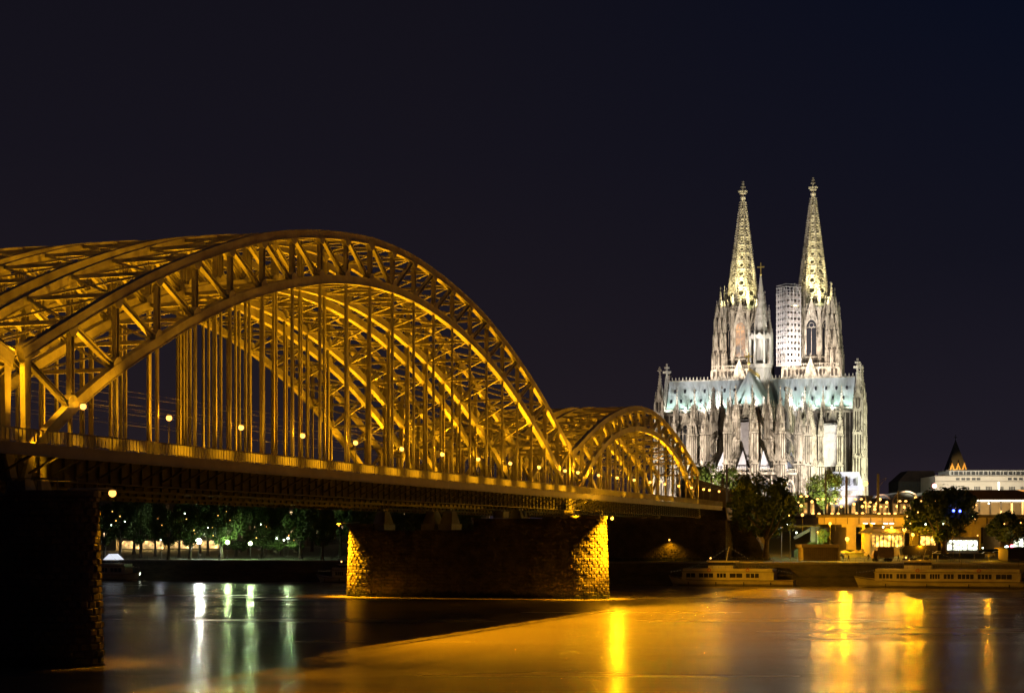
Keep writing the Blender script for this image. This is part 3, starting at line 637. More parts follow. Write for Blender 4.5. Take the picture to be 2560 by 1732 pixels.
# ================================================================== viaduct and station to the right
M['concrete'] = mat('concrete', (.34, .30, .24), .85, col2=(.22, .19, .15), noise_scale=.25)
M['dimwall'] = mat('dark_wall', (.10, .085, .07), .9, noise_scale=.2)
M['platglow'] = emit('platform_light', (1.0, .50, .12), .7, vary=.35)
M['strip'] = emit('fluorescent_strip', (1.0, .86, .58), 7)
def slab(m, x0, x1, y0, y1, d, th):       # a block seen between these photo columns and rows, front face at distance d
    a, b = P(x0, y0, d), P(x1, y1, d); m.box(((a.x+b.x)/2, d+th/2, (a.z+b.z)/2), (b.x-a.x, th, a.z-b.z))
def at_px(name, x, y, d, label, cat, group=None): return empty(name, P(x, y, d), 0, label, cat, group)
def ground_at(x, d): p = P(x, HY, d); return gz(*UV(p.x, p.y))
r = at_px('railway_viaduct', 2330, 1400, 462, 'railway viaduct carrying tracks to the station, on concrete piers', 'viaduct')
r.location.z = 6.5; m = MB(r.location); slab(m, 2046, 2760, 1293, 1310, 462, 40); m.build('deck_beam', M['concrete'], r)
m = MB(r.location)
for x in range(2060, 2760, 29): slab(m, x, x+1.6, 1293.5, 1309.5, 461.85, .2)
m.build('beam_joints', M['dimwall'], r)
m = MB(r.location); slab(m, 2040, 2765, 1286, 1292.6, 461.6, 41); m.build('parapet', M['dimwall'], r)
for x, w in ((2128, 24), (2235, 24), (2330, 24), (2440, 24), (2545, 24)):
    m = MB(r.location); slab(m, x-w/2, x+w/2, 1317, 1374, 463, 30); slab(m, x-w, x+w, 1310.2, 1317, 462.6, 31); m.build('pier', M['concrete'], r)
m = MB(r.location); slab(m, 2064, 2760, 1311, 1378, 504, 1); m.build('back_wall', M['dimwall'], r)
for x in (2158, 2178):
    p = P(x, 1372, 455); t = empty('round_column', p, 0, '%s white lit round column beside the lit kiosk' % ('left' if x < 2170 else 'right'), 'column', 'white columns under the viaduct'); m = MB(); m.cyl((0, 0, 0), .55 if x < 2170 else .35, 6.9, 12); m.build('shaft', M['concrete'], t)
# platform roofs on the right
r = at_px('platform_canopy', 2500, 1288, 470, 'long brown platform roof with lit underside above the right trees', 'platform roof')
m = MB(r.location); a, b = P(2395, 1248, 470), P(2760, 1248, 470); e = P(2395, 1226, 482).z
m.loft([[(a.x, 470, a.z), (b.x, 470, a.z), (b.x, 486, a.z), (a.x, 486, a.z)], [(a.x, 474, e), (b.x, 474, e), (b.x, 482, e), (a.x, 482, e)]]); m.build('roof', mat('brown_roof', (.12, .075, .04), .8, noise_scale=.5), r)
m = MB(r.location); slab(m, 2400, 2760, 1249.5, 1252, 471, .4); m.build('light_strip', M['strip'], r)
for x in range(2420, 2760, 27): m = MB(r.location); slab(m, x, x+4, 1252, 1286, 473, .5); m.build('column', M['concrete'], r)
m = MB(r.location); slab(m, 2400, 2760, 1256, 1286, 484, .4); m.build('back_wall', M['concrete'], r)
light('AREA', P(2500, 1254, 474), 9000, WARM, P(2500, 1290, 484), rad=1).data.size = 18
# train hall arches
for i, (x0, x1, yt, d) in enumerate(((2180, 2232, 1236, 590), (2232, 2300, 1228, 585), (2300, 2400, 1226, 580))):
    t = at_px('train_hall', (x0+x1)/2, 1286, d, ['small dark vaulted station roof behind the platform lamps', 'tallest pointed vault of the station hall behind the lamps', 'wide station hall vault behind the big tree', 'low station vault left of the other hall roofs'][i], 'train hall', 'vaulted station hall roofs')
    A, B = P(x0, 1286, d), P(x1, 1286, d); W_ = B.x-A.x; zt = P(0, yt, d).z-A.z; n = 12
    arc = [(-W_/2*math.cos(math.pi*k/n), (zt-4.2)+4.2*math.sin(math.pi*k/n)) for k in range(n+1)]
    m = MB(); m.prism([(-W_/2, 0)]+[(x*1, z) for x, z in arc]+[(W_/2, 0)], 'y', 1.2, 40); m.build('roof', M['dimwall'], t)
    m = MB()
    for (xa, za), (xb, zb) in zip(arc, arc[1:]): m.beam((xa, .6, za), (xb, .6, zb), .5, .45); 
    for k in range(5): m.box((-W_/2+W_*k/4, .6, (zt-4.2)/2), (.3, .5, zt-4.2))
    m.beam((-W_/2, .6, zt-4.2), (W_/2, .6, zt-4.2), .35, .35); m.build('arch_frame', mat('orange_steel%d' % i, (.4, .22, .12), .6) if i == 0 else M['oframe'], t)
    if i == 0: M['oframe'] = bpy.data.materials['orange_steel0']; M['oframe'].name = 'hall_frame_paint'
    m = MB(); m.box((0, 1.1, 2.2), (W_*.94, .1, 3.4)); m.build('glazed_end_wall', M['platglow'], t)
r = at_px('station_wall', 2090, 1290, 575, 'long dark station building between the cathedral and the platform lamps', 'building'); m = MB(r.location); slab(m, 1985, 2182, 1241, 1300, 575, 12); m.build('wall', M['dimwall'], r)
m = MB(r.location); slab(m, 1983, 2184, 1238, 1241, 574, 14); m.build('roof', M['tile'], r)
for k in range(11): m = MB(r.location); slab(m, 1992+k*17.2, 2001+k*17.2, 1256, 1282, 574.7, .3); m.build('window', M['platglow'] if k % 3 else M['dark'], r)
# platform lamps
def dlamp(): 
    t = empty('platform_lamp', (0, 0, 0), 0, '', 'street lamp'); m = MB(); m.cyl((0, 0, 0), .08, 4.7, 6, .05); m.beam((-.9, 0, 4.7), (.9, 0, 4.7), .08, .08); m.build('pole', M['wire'], t)
    for s in (-1, 1): m = MB(); m.lathe((s*.85, 0, 4.72), [(.05, -.22), (.40, -.14), (.42, .08), (.1, .26)], 8); m.build('lamp_head', M['bulb_warm'], t)
    return t
def slamp():
    t = empty('platform_lamp', (0, 0, 0), 0, '', 'street lamp'); m = MB(); m.cyl((0, 0, 0), .08, 4.7, 6, .05); m.build('pole', M['wire'], t)
    m = MB(); m.ball((0, 0, 4.8), .42, 8, 5); m.build('lamp_head', M['bulb_warm'], t); return t
D0, S0 = dlamp(), slamp(); du = su = False
pl = [(2030, 1254, 0), (2010, 1240, 1), (2051, 1247, 1), (2085, 1258, 1), (2096, 1247, 1), (2103, 1266, 0), (2040, 1283, 1), (2088, 1283, 1), (2146, 1247, 1), (2169, 1255, 1), (2156, 1266, 0), (2149, 1282, 1), (2200, 1248, 0), (2217, 1256, 0), (2191, 1259, 0), (2209, 1266, 1), (2243, 1266, 0), (2257, 1252, 1), (2261, 1268, 0), (2205, 1283, 1), (2187, 1273, 0), (2135, 1260, 0), (2289, 1244, 0), (2339, 1254, 0), (2356, 1255, 0), (2381, 1257, 0), (2407, 1254, 0), (1852, 1249, 0), (1884, 1240, 0), (2006, 1287, 0), (2003, 1264, 0), (2180, 1265, 1), (2230, 1283, 1)]
pl.sort()
for i, (x, y, k) in enumerate(pl):
    src = D0 if k else S0; fst = (not du) if k else (not su)
    o = src if fst else copy_tree(src)
    if k: du = True
    else: su = True
    d = 480+(i*37 % 60) if y < 1275 else 466; p = P(x, y, d); o.location = (p.x, p.y, p.z-4.75); o['group'] = 'lamps on the station platforms'; o['category'] = 'street lamp'
    tens = ['', 'twenty-', 'thirty-']; nm = ORD[i] if i < 24 else (['twenty-fifth', 'twenty-sixth', 'twenty-seventh', 'twenty-eighth', 'twenty-ninth', 'thirtieth', 'thirty-first', 'thirty-second', 'thirty-third'][i-24])
    o['label'] = '%s from the left of the %s station lamps right of the bridge' % (nm, 'orange')
for x, y, d, pw in ((2050, 1262, 500, 6000), (2150, 1262, 500, 7000), (2210, 1262, 505, 7000), (2290, 1262, 505, 5000)): light('POINT', P(x, y, d), pw*1.2, (1, .48, .07), rad=1.0)
# clear little lamps glimpsed through and between the trees
G = 'small lamps seen between the trees'
rn = random.Random(77)
for i, (x, y) in enumerate(((2208, 1317), (2295, 1280), (2303, 1252), (2314, 1310), (2322, 1262), (2347, 1278), (2359, 1309), (2276, 1308), (2268, 1290), (2431, 1288), (2437, 1297), (2444, 1338), (2457, 1369), (2511, 1309), (2441, 1262), (1991, 1331), (1973, 1288), (1996, 1255), (2472, 1258), (2552, 1306))):
    d = 399; p = P(x, y, d); t = empty('tree_light', p, 0, '%s from the left of the tiny white lamps sparkling among the right trees' % ORD[0], 'lamp', G); t['px'] = x
    m = MB(); m.ball((0, 0, 0), .17, 6, 4); m.build('bulb', M['bulb_warm'] if i % 3 else M['bulb_white'], t); m = MB(); m.beam((0, 0, .1), (0, 0, 1.2), .03, .03); m.build('cord', M['wire'], t)
for k, t in enumerate(sorted([o for o in bpy.data.objects if o.name.startswith('tree_light')], key=lambda o: o['px'])):
    t['label'] = '%s from the left of the tiny lamps sparkling among the right trees' % ORD[k]; del t['px']
# bigger street lights
G = 'amber street lights by the viaduct'
for x, y, d, rr, pw, lab in ((2164, 1208, 500, .75, 9000, 'tallest orange street light, at the foot of the cathedral'), (2075, 1308, 445, .38, 5000, 'amber street light on the viaduct edge above the kiosk'), (2118, 1347, 440, .55, 9000, 'amber street light low by the viaduct pier'),
        (2261, 1323, 425, .5, 6000, 'amber street light over the lit kiosk roof'), (2282, 1336, 425, .42, 3500, 'amber street light lower right of the kiosk roof'), (2229, 1318, 430, .32, 2500, 'small amber light above the kiosk roof'), (1954, 1307, 430, .2, 500, 'small light at the left end of the staircase'), (2044, 1329, 428, .14, 300, 'small greenish lamp beside the bright green tree')):
    p = P(x, y, d); g = 5.4 if d < 470 else 12; t = empty('street_light', (p.x, p.y, g), 0, lab, 'street lamp', G)
    m = MB(); m.cyl((0, 0, 0), .1, p.z-g-.2, 6, .06); m.build('pole', M['wire'], t); m = MB(); m.ball((0, 0, p.z-g), rr, 10, 6); m.build('lamp_head', M['bulb_warm'] if x in (2164, 1954, 2044) else M['bulb_sod'], t, True)
    light('POINT', (p.x, p.y-.3, p.z-.2), pw*.95, SOD if x not in (2164,) else (1, .46, .1), rad=rr*1.05)
for x in (1976, 1981): pass
p = P(1975, 1308, 425); t = empty('street_light', (p.x, p.y, 5.4), 0, 'cool white double street light left of the staircase', 'street lamp', G); m = MB(); m.cyl((0, 0, 0), .1, p.z-5.6, 6, .06); m.beam((-.5, 0, p.z-5.4), (.5, 0, p.z-5.4), .1, .1); m.build('pole', M['wire'], t)
m = MB(); m.ball((-.5, 0, p.z-5.5), .22); m.ball((.5, 0, p.z-5.5), .22); m.build('lamp_head', M['bulb_white'], t); light('POINT', p, 2500, COOL, rad=.5)
# strip lights under the viaduct
for i, x in enumerate((2162, 2181, 2213, 2228)):
    t = at_px('ceiling_light', x, 1308, 461, '%s white strip light under the viaduct edge' % ORD[i], 'ceiling light', 'strip lights under the viaduct'); m = MB(); m.box((0, -.6, 0), (1.1, .3, .25)); m.build('tube', M['strip'], t)
# overhead line masts
G = 'dark overhead line masts by the tracks'
for i, (x, y0, y1, d, w) in enumerate(((1778, 1192, 1268, 445, .45), (1806, 1192, 1226, 520, .8), (1817, 1160, 1268, 450, .55), (1867, 1150, 1240, 500, .4), (1995, 1184, 1290, 480, .35), (2064, 1178, 1290, 470, .3), (2116, 1190, 1290, 466, .55), (2195, 1184, 1290, 470, .6), (2245, 1225, 1290, 475, .25))):
    a, b = P(x, y1, d), P(x, y0, d); t = empty('catenary_mast', a, 0, '%s dark railway mast from the left, beyond the bridge end' % ORD[i], 'mast', G); H = b.z-a.z
    m = MB(); m.box((0, 0, H/2), (w, w, H)); m.build('post', M['dark'], t); m = MB(); m.beam((0, 0, H*.82), (2.4, 0, H*.9), .1, .1); m.beam((0, 0, H*.68), (2.4, 0, H*.9), .08, .08); m.build('bracket', M['dark'], t)
# retaining wall beyond the bridge end
r = at_px('retaining_wall', 1930, 1268, 440, 'dark retaining wall with tracks behind the big dark tree', 'wall'); m = MB(r.location)
a, b = P(1790, 1268, 440), P(2060, 1288, 475); m.box(((a.x+b.x)/2, 460, 10), (b.x-a.x, 26, 14.2)); m.build('masonry', M['quay'], r); r.location.z = 5
bpy.data.objects[r.children[0].name].location.z = r.location.z*0
# dark museum roof curve beside the bridge end
r = at_px('low_building', 1795, 1265, 500, 'dark low building with curved roof behind the bridge end', 'building'); A, B = P(1700, 1265, 500), P(1860, 1265, 500); W_ = B.x-A.x
m = MB(); m.prism([(-W_/2, -10), (W_/2, -10), (W_/2, 2), (W_*.3, 4.2), (0, 6.2), (-W_*.3, 8), (-W_/2, 8.6)], 'y', 0, 14); m.build('wall', M['dimwall'], r)
# ------------------------------------------------------------------ lit buildings
r = at_px('office_building', 2460, 1290, 700, 'pale floodlit building with a row of white framed windows, upper right', 'building')
m = MB(r.location); slab(m, 2338, 2720, 1189, 1290, 700, 25); m.build('wall', mat('pale_plaster', (.55, .50, .42), .85, noise_scale=.1, col2=(.45, .41, .34)), r)
m = MB(r.location); slab(m, 2373, 2720, 1175.5, 1189, 703, 18); att = m.build('attic_storey', mat('white_frame', (.7, .68, .62), .7), r)
m = MB(r.location); slab(m, 2366, 2720, 1174, 1175.6, 701.5, 21); m.build('roof', M['dimwall'], r)
x = 2379; i = 0
while x < 2560:
    m = MB(r.location); slab(m, x, x+(9 if i % 3 else 4), 1178, 1186.5, 702.8, .2); m.build('window', M['dark'], att); x += 12 if i % 3 else 7; i += 1
for x in (2390, 2404, 2416, 2430, 2442, 2520, 2534, 2548): m = MB(r.location); slab(m, x, x+9, 1194, 1200, 699.8, .2); m.build('window', M['dark'], r)
for x in range(2378, 2560, 29):
    for k in range(4): m = MB(r.location); slab(m, x+k*4, x+k*4+2.4, 1216, 1224, 699.8, .2); m.build('window', M['dark'], r)
m = MB(r.location); slab(m, 2337, 2720, 1202.5, 1203.6, 699.4, .6); slab(m, 2336, 2720, 1188.4, 1190.4, 699.2, .8); m.build('cornice', M['concrete'], r)
light('AREA', P(2450, 1232, 668), 12000, (1, .86, .62), P(2450, 1185, 700), rad=1).data.size = 30
light('AREA', P(2540, 1232, 668), 12000, (1, .86, .62), P(2540, 1185, 700), rad=1).data.size = 30
t = at_px('lit_pylon', 2497, 1228, 650, 'thin white glowing vertical light in front of the pale building', 'light'); m = MB(); m.box((0, 0, 1.8), (.5, .4, 3.8)); m.build('tube', M['strip'], t)
r = at_px('dark_building', 2290, 1290, 760, 'dark mansard roofed building between cathedral and pale building', 'building')
m = MB(r.location); slab(m, 2246, 2342, 1203, 1290, 760, 20); m.build('wall', M['dimwall'], r)
m = MB(r.location); a, b = P(2246, 1203, 760), P(2342, 1176, 760); m.loft([[(a.x, 760, a.z), (b.x, 760, a.z), (b.x, 780, a.z), (a.x, 780, a.z)], [(a.x+5, 763, b.z), (b.x-.5, 763, b.z), (b.x-.5, 777, b.z), (a.x+5, 777, b.z)]]); m.build('roof', M['tile'], r)
for k in range(9):
    m = MB(r.location); slab(m, 2252+k*10, 2256+k*10, 1208, 1216, 759.8, .3); m.build('window', M['dark'], r)
r = at_px('church_tower', 2395, 1290, 900, 'pointed church tower with three amber lit gables', 'tower')
c = P(2395, 1290, 900); m = MB(c); a = P(2372, 1172, 900); w = 2*(c.x-a.x); m.box((c.x, 900+w/2, (c.z+a.z)/2), (w, w, a.z-c.z)); m.build('wall', M['concrete'], r)
m = MB(c); zt = P(0, 1100, 900).z; m.loft([[(c.x+x*w/2, 900+w/2+y*w/2, a.z) for x, y in ((-1, -1), (1, -1), (1, 1), (-1, 1))], [(c.x+x*.2, 900+w/2+y*.2, zt) for x, y in ((-1, -1), (1, -1), (1, 1), (-1, 1))]]); m.beam((c.x, 900+w/2, zt-.5), (c.x, 900+w/2, zt+3.2), .3, .3); m.box((c.x, 900+w/2, zt+1.8), (2.2, .3, .3)); m.build('spire', M['dark'], r)
for k in (-1, 0, 1):
    m = MB(c); m.prism([(c.x+k*w/3-w/6.4, a.z-1), (c.x+k*w/3+w/6.4, a.z-1), (c.x+k*w/3, a.z+3.6)], 'y', 899.4, 900.6); gb = m.build('gable', M['oframe2'] if 'oframe2' in M else M.setdefault('oframe2', mat('ochre_plaster', (.5, .34, .14), .8)), r)
    m = MB(c); m.prism([(c.x+k*w/3-w/16, a.z-.6), (c.x+k*w/3+w/16, a.z-.6), (c.x+k*w/3, a.z+1.4)], 'y', 899.2, 899.5); m.build('window', M['dark'], gb)
light('SPOT', P(2395, 1195, 888), 30000, (1, .55, .14), P(2395, 1176, 900), 50, .5, .5)
# ------------------------------------------------------------------ street level on the right
r = at_px('kiosk', 2215, 1372, 430, 'lit kiosk with a flat overhanging roof under the viaduct', 'kiosk'); r.location.z = 5.4
m = MB(r.location); slab(m, 2176, 2262, 1333, 1398, 432, 8); m.build('wall', M['concrete'], r)
m = MB(r.location); a, b = P(2168, 1332, 428), P(2266, 1316, 436); m.loft([[(a.x, 428, a.z), (b.x, 428, a.z), (b.x, 442, a.z), (a.x, 442, a.z)], [(a.x+3.4, 432, b.z), (b.x-1, 432, b.z), (b.x-1, 440, b.z), (a.x+3.4, 440, b.z)]]); m.build('roof', M['concrete'], r)
m = MB(r.location); slab(m, 2180, 2258, 1338, 1366, 431.5, .3); m.build('shop_window', M['glow2'] if 'glow2' in M else M.setdefault('glow2', emit('lit_kiosk_window', (1.0, .50, .09), 2.4, vary=1.1)), r)
for k in range(9): m = MB(r.location); slab(m, 2179+k*9.6, 2180.6+k*9.6, 1336, 1368, 431.1, .2); m.build('window_bar', M['dark'], r)
light('AREA', P(2218, 1350, 430), 700, WARM, P(2218, 1372, 400), rad=1).data.size = 6
M['shopw'] = emit('lit_white_shop', (.95, 1.0, .75), 3.0, vary=1.3)
for x0, x1, y0, y1, lab, mt in ((2367, 2443, 1350, 1374, 'brightly lit white and green shop front between the right trees', 'shopw'), (2300, 2340, 1340, 1362, 'lit orange shop front left of the big forked tree', 'glow2'), (2532, 2600, 1340, 1366, 'white lit shop front at the right edge', 'shopw')):
    r = at_px('shop_front', (x0+x1)/2, 1398, 440, lab, 'shop', 'shops under the viaduct'); r.location.z = 5.4; m = MB(r.location); slab(m, x0-4, x1+4, y0-8, 1398, 440, 10); m.build('wall', M['dimwall'], r)
    m = MB(r.location); slab(m, x0, x1, y0, y1, 439.6, .2); w_ = m.build('shop_window', M[mt], r)
    m = MB(r.location)
    k = x0
    while k < x1: slab(m, k, k+1.4, y0, y1+4, 439.3, .2); k += 13
    m.build('window_bars', M['dark'], r); m = MB(r.location); slab(m, x0-3, x1+3, y0-5, y0-1.5, 438.2, 1.6); m.build('canopy', M['concrete'], r)
r = at_px('ticket_pavilion', 2052, 1402, 396, 'low flat roofed pavilion on the quay left of the parked trucks', 'pavilion'); r.location.z = 5.3
m = MB(r.location); slab(m, 2008, 2094, 1368, 1401.5, 396, 7); m.build('wall', mat('pavilion_panel', (.30, .25, .17), .7, noise_scale=.4), r)
m = MB(r.location); slab(m, 2004, 2098, 1360, 1368, 395, 9); m.build('roof', M['concrete'], r)
m = MB(r.location)
for k in range(17): slab(m, 2012+k*5, 2012.7+k*5, 1369, 1401, 395.8, .2)
m.build('panel_joints', M['dark'], r); m = MB(r.location); slab(m, 2098, 2101, 1362, 1401.5, 394, 3); slab(m, 2096, 2103, 1359, 1361.5, 393.8, 3.4); m.build('corner_post', M['concrete'], r)
def truck(lab, x0, x1, y0, y1, kind):
    r = at_px('covered_trailer', (x0+x1)/2, y1, 404, lab, 'trailer', 'parked vehicles on the quay'); r.location.z = 5.32; A, B = P(x0, y1, 404), P(x1, y0, 404); L = B.x-A.x; H = B.z-5.3
    m = MB()
    if kind: m.prism([(-L/2, H*.4), (L/2, H*.4), (L/2+.2, H*.8), (L*.44, H), (-L*.44, H), (-L/2-.2, H*.8)], 'y', 0, 3)
    else: m.box((L*.1, 1.5, H*.62), (L*.78, 3, H*.74)); m.prism([(-L/2, H*.2), (-L*.3, H*.2), (-L*.3, H*.75), (-L*.44, H*.72), (-L/2, H*.45)], 'y', .3, 2.7)
    m.build('body', M['dimwall'] if kind else M['tarp'], r)
    m = MB(); m.box((0, 1.5, H*.2), (L*.96, 2.4, .2)); m.build('chassis', M['dark'], r)
    for x in (-L*.36, -L*.1 if kind else L*.2, L*.32):
        for y in (.15, 2.85): m = MB(); m.loft([[(x+.45*math.cos(a), y-.12, .45+.45*math.sin(a)) for a in [k*math.pi/6 for k in range(12)]], [(x+.45*math.cos(a), y+.12, .45+.45*math.sin(a)) for a in [k*math.pi/6 for k in range(12)]]]); m.build('wheel', M['dark'], r)
    return r
M['tarp'] = mat('brown_tarp', (.22, .15, .08), .8, noise_scale=.6)
truck('brown tarpaulin lorry parked on the quay right of the pavilion', 2184, 2236, 1366, 1396, 0)
truck('dark trailer with bulging cover parked left of the forked tree', 2258, 2330, 1364, 1396, 1)
r = at_px('quay_shed', 2540, 1402, 396, 'dark shed on the quay at the right edge', 'shed'); r.location.z = 5.3; m = MB(r.location); slab(m, 2520, 2600, 1372, 1402, 396, 8); m.build('wall', M['dimwall'], r); m = MB(r.location); slab(m, 2517, 2603, 1368, 1372, 395, 10); m.build('roof', M['tile'], r)
r = at_px('low_wall', 2390, 1396, 402, 'long low dark wall on the quay right of the forked tree', 'wall'); r.location.z = 5.3; m = MB(r.location); slab(m, 2332, 2462, 1383, 1397, 403, .6); m.build('masonry', M['quay'], r)
for x, y, c, lab in ((2530, 1365, (1, .08, .12), 'red traffic light at the right edge'), (2517, 1368, (.7, .95, 1), 'cool white headlight left of the red traffic light'), (2336, 1214, (1, .3, .25), 'red beacon on the left corner of the pale building'), (2384, 1276, (.06, .1, 1), 'blue sign light inside the big right tree'), (2400, 1277, (.06, .1, 1), 'smaller blue sign light, right of the other blue one')):
    dd = 398 if y < 1280 and x > 2340 else 410
    if y < 1230: dd = 690
    t = at_px('signal_light', x, y, dd, lab, 'signal light', 'coloured signal lights'); m = MB(); m.ball((0, 0, 0), .45 if y > 1300 else (.9 if dd == 690 else .3), 8, 5); m.build('lens', emit('signal_lens', c, 14), t)
    m = MB(); m.box((0, .5, -.1), (.9, .3, 1.2)); m.cyl((0, .5, 5.3-t.location.z if dd < 600 else -4), .07, (t.location.z-5.3) if dd < 600 else 4, 6); m.build('housing', M['dark'], t)
r = at_px('staircase', 2020, 1370, 432, 'grassy ramp with dark stair rail rising right to the viaduct', 'staircase'); r.location.z = 5.4; A, B = P(1985, 1372, 432), P(2050, 1338, 432)
m = MB(r.location); m.prism([(A.x, 5.2), (B.x, 5.2), (B.x, P(0, 1342, 432).z), (A.x, P(0, 1376, 432).z)], 'y', 432, 436); m.build('ramp', M['ground'], r)
m = MB(r.location); m.beam(P(1985, 1345, 431), P(2034, 1318, 431), .25, .8); m.beam(P(2034, 1318, 431), P(2072, 1322, 431), .25, .6); m.box(tuple(P(2036, 1335, 431)), (2.2, 1.5, 4)); m.build('stair_rail', M['dark'], r)
light('POINT', P(2052, 1350, 424), 2500, (.7, 1, .3), rad=.4)
# ================================================================== people on the park path
def person(pose, cloth, rnk):
    # one skinned body: feet at z = 0
    st = math.sin(pose)*.28
    J = [((0, 0, .98), .15), ((0, 0, 1.22), .13), ((0, 0, 1.42), .145), ((0, 0, 1.52), .06), ((0, -.01, 1.62), .09), ((0, -.01, 1.73), .085)]
    E = [(0, 1), (1, 2), (2, 3), (3, 4), (4, 5)]
    for s in (-1, 1):
        n = len(J); J += [((s*.10, s*st*.3, .90), .10), ((s*.10, s*st, .50), .065), ((s*.11, s*st*1.3+.05*0, .08), .045), ((s*.12, s*st*1.3-.16, .04), .035)]; E += [(0, n), (n, n+1), (n+1, n+2), (n+2, n+3)]
        n = len(J); J += [((s*.20, 0, 1.42), .06), ((s*.25, -s*st*.6, 1.14), .045), ((s*.24, -s*st-.08, .88), .035), ((s*.24, -s*st-.1, .79), .03)]; E += [(2, n), (n, n+1), (n+1, n+2), (n+2, n+3)]
    me = bpy.data.meshes.new('body'); me.from_pydata([j[0] for j in J], E, []); o = bpy.data.objects.new('body', me); S.collection.objects.link(o)
    sk = o.modifiers.new('Skin', 'SKIN'); sb = o.modifiers.new('Sub', 'SUBSURF'); sb.levels = sb.render_levels = 1
    if not me.skin_vertices: me.attributes  # layer is made with the modifier's data below
    import bmesh
    bm = bmesh.new(); bm.from_mesh(me); lay = bm.verts.layers.skin.verify(); bm.verts.ensure_lookup_table()
    for v, (_, r_) in zip(bm.verts, J): v[lay].radius = (r_, r_)
    bm.verts[0][lay].use_root = True; bm.to_mesh(me); bm.free(); me.materials.append(cloth)
    return o
M['coat'] = mat('dark_coat', (.05, .045, .04), .9); M['jacket'] = mat('light_jacket', (.35, .33, .28), .9)
for i, (x, d, c, pose, lab) in enumerate(((549, 432, 'coat', .9, 'person in dark clothes walking alone on the park path'), (646, 440, 'jacket', .2, 'leftmost person of the group standing on the lawn, pale jacket'), (654, 441, 'coat', .1, 'middle person of the group on the lawn, dark clothes'), (662, 440, 'jacket', .4, 'rightmost person of the group on the lawn, pale jacket'), (756, 436, 'coat', .7, 'person in dark clothes by the tree near the mid river pier'))):
    p = P(x, HY, d); t = empty('person', (p.x, p.y, gz(*UV(p.x, p.y))+.03), i*1.7, lab, 'person', 'people in the park'); b = person(pose, M[c], i); b.parent = t

rn = random.Random(12); G = 'parasols on the quay terrace'
par = empty('parasol', (0, 0, 0)); m = MB(); m.cyl((0, 0, 0), .04, 2.5, 6); m.build('pole', M['wire'], par); m = MB(); m.lathe((0, 0, 2.0), [(1.5, 0), (1.45, .08), (.1, .75)], 8); m.build('canopy', M['hull'], par)
for i, x in enumerate((2112, 2140, 2152, 2284, 2300, 2318)):
    p = P(x, HY, 412); o = par if i == 0 else copy_tree(par); o.location = (p.x, p.y, gz(*UV(p.x, p.y))); o.rotation_euler = (0, 0, i*.4); tag(o, '%s from the left of the pale parasols on the quay terrace' % ORD[i], 'parasol', G)
G = 'people on the right quay'
bd = bpy.data.objects
for i, x in enumerate((2108, 2122, 2171, 2196, 2246, 2272, 2345, 2386, 2404, 2436, 2472, 2490)):
    p = P(x, HY, 401+(i % 3)*5); t = empty('person', (p.x, p.y, gz(*UV(p.x, p.y))+.03), i*1.9, '%s from the left of the people walking on the right quay, in %s clothes' % (ORD[i], 'pale' if i % 3 == 0 else 'dark'), 'person', G); b = person(.2+.37*(i % 3), M['jacket' if i % 3 == 0 else 'coat'], i); b.parent = t
G = 'parked cars under the viaduct'
def car(matl):
    t = empty('parked_car', (0, 0, 0)); m = MB()
    prof = [(-2.1, .3), (-2.15, .75), (-1.3, .95), (-.7, 1.42), (.9, 1.42), (1.6, .98), (2.1, .85), (2.15, .3)]
    m.prism(prof, 'y', -.82, .82); m.build('body', matl, t); m = MB(); m.prism([(-1.15, .97), (-.66, 1.36), (.86, 1.36), (1.4, .99)], 'y', -.835, .835); m.build('side_window', M['bglass'], t)
    for x in (-1.3, 1.35):
        for y in (-.78, .78): m = MB(); m.loft([[(x+.32*math.cos(a), y+dy, .32+.32*math.sin(a)) for a in [k*math.pi/6 for k in range(12)]] for dy in (-.1, .1)]); m.build('wheel', M['dark'], t)
    for y in (-.55, .55): m = MB(); m.box((2.14, y, .68), (.06, .3, .16)); m.build('headlight', M['bulb_warm'], t)
    return t
M['carp'] = mat('silver_car_paint', (.4, .4, .4), .3, metal=.3, noise_scale=.3); c0 = car(M['carp'])
for i, (x, d) in enumerate(((2090, 436), (2290, 424), (2312, 426), (2352, 428), (2468, 420), (2496, 422))):
    o = c0 if i == 0 else copy_tree(c0); p = P(x, HY, d); o.location = (p.x, p.y, gz(*UV(p.x, p.y))); o.rotation_euler = (0, 0, (i % 2)*math.pi-.1); tag(o, '%s from the left of the silver cars parked on the right bank' % ORD[i], 'car', G)
light('POINT', P(2110, 1362, 408), 6000, SOD, rad=.3); light('POINT', P(2300, 1362, 404), 3000, SOD, rad=.3); light('POINT', P(2470, 1375, 404), 2000, SOD, rad=.3)
light('AREA', P(2330, 1280, 455), 2500, SOD, P(2330, 1340, 462), rad=1).data.size = 12

for x, d, pw in ((2110, 452, 9000), (2075, 446, 5000), (2205, 450, 7000), (2275, 452, 6000)): light('POINT', P(x, 1332, d), pw, SOD, rad=.5)  # unseen points added for an amber glow under the viaduct

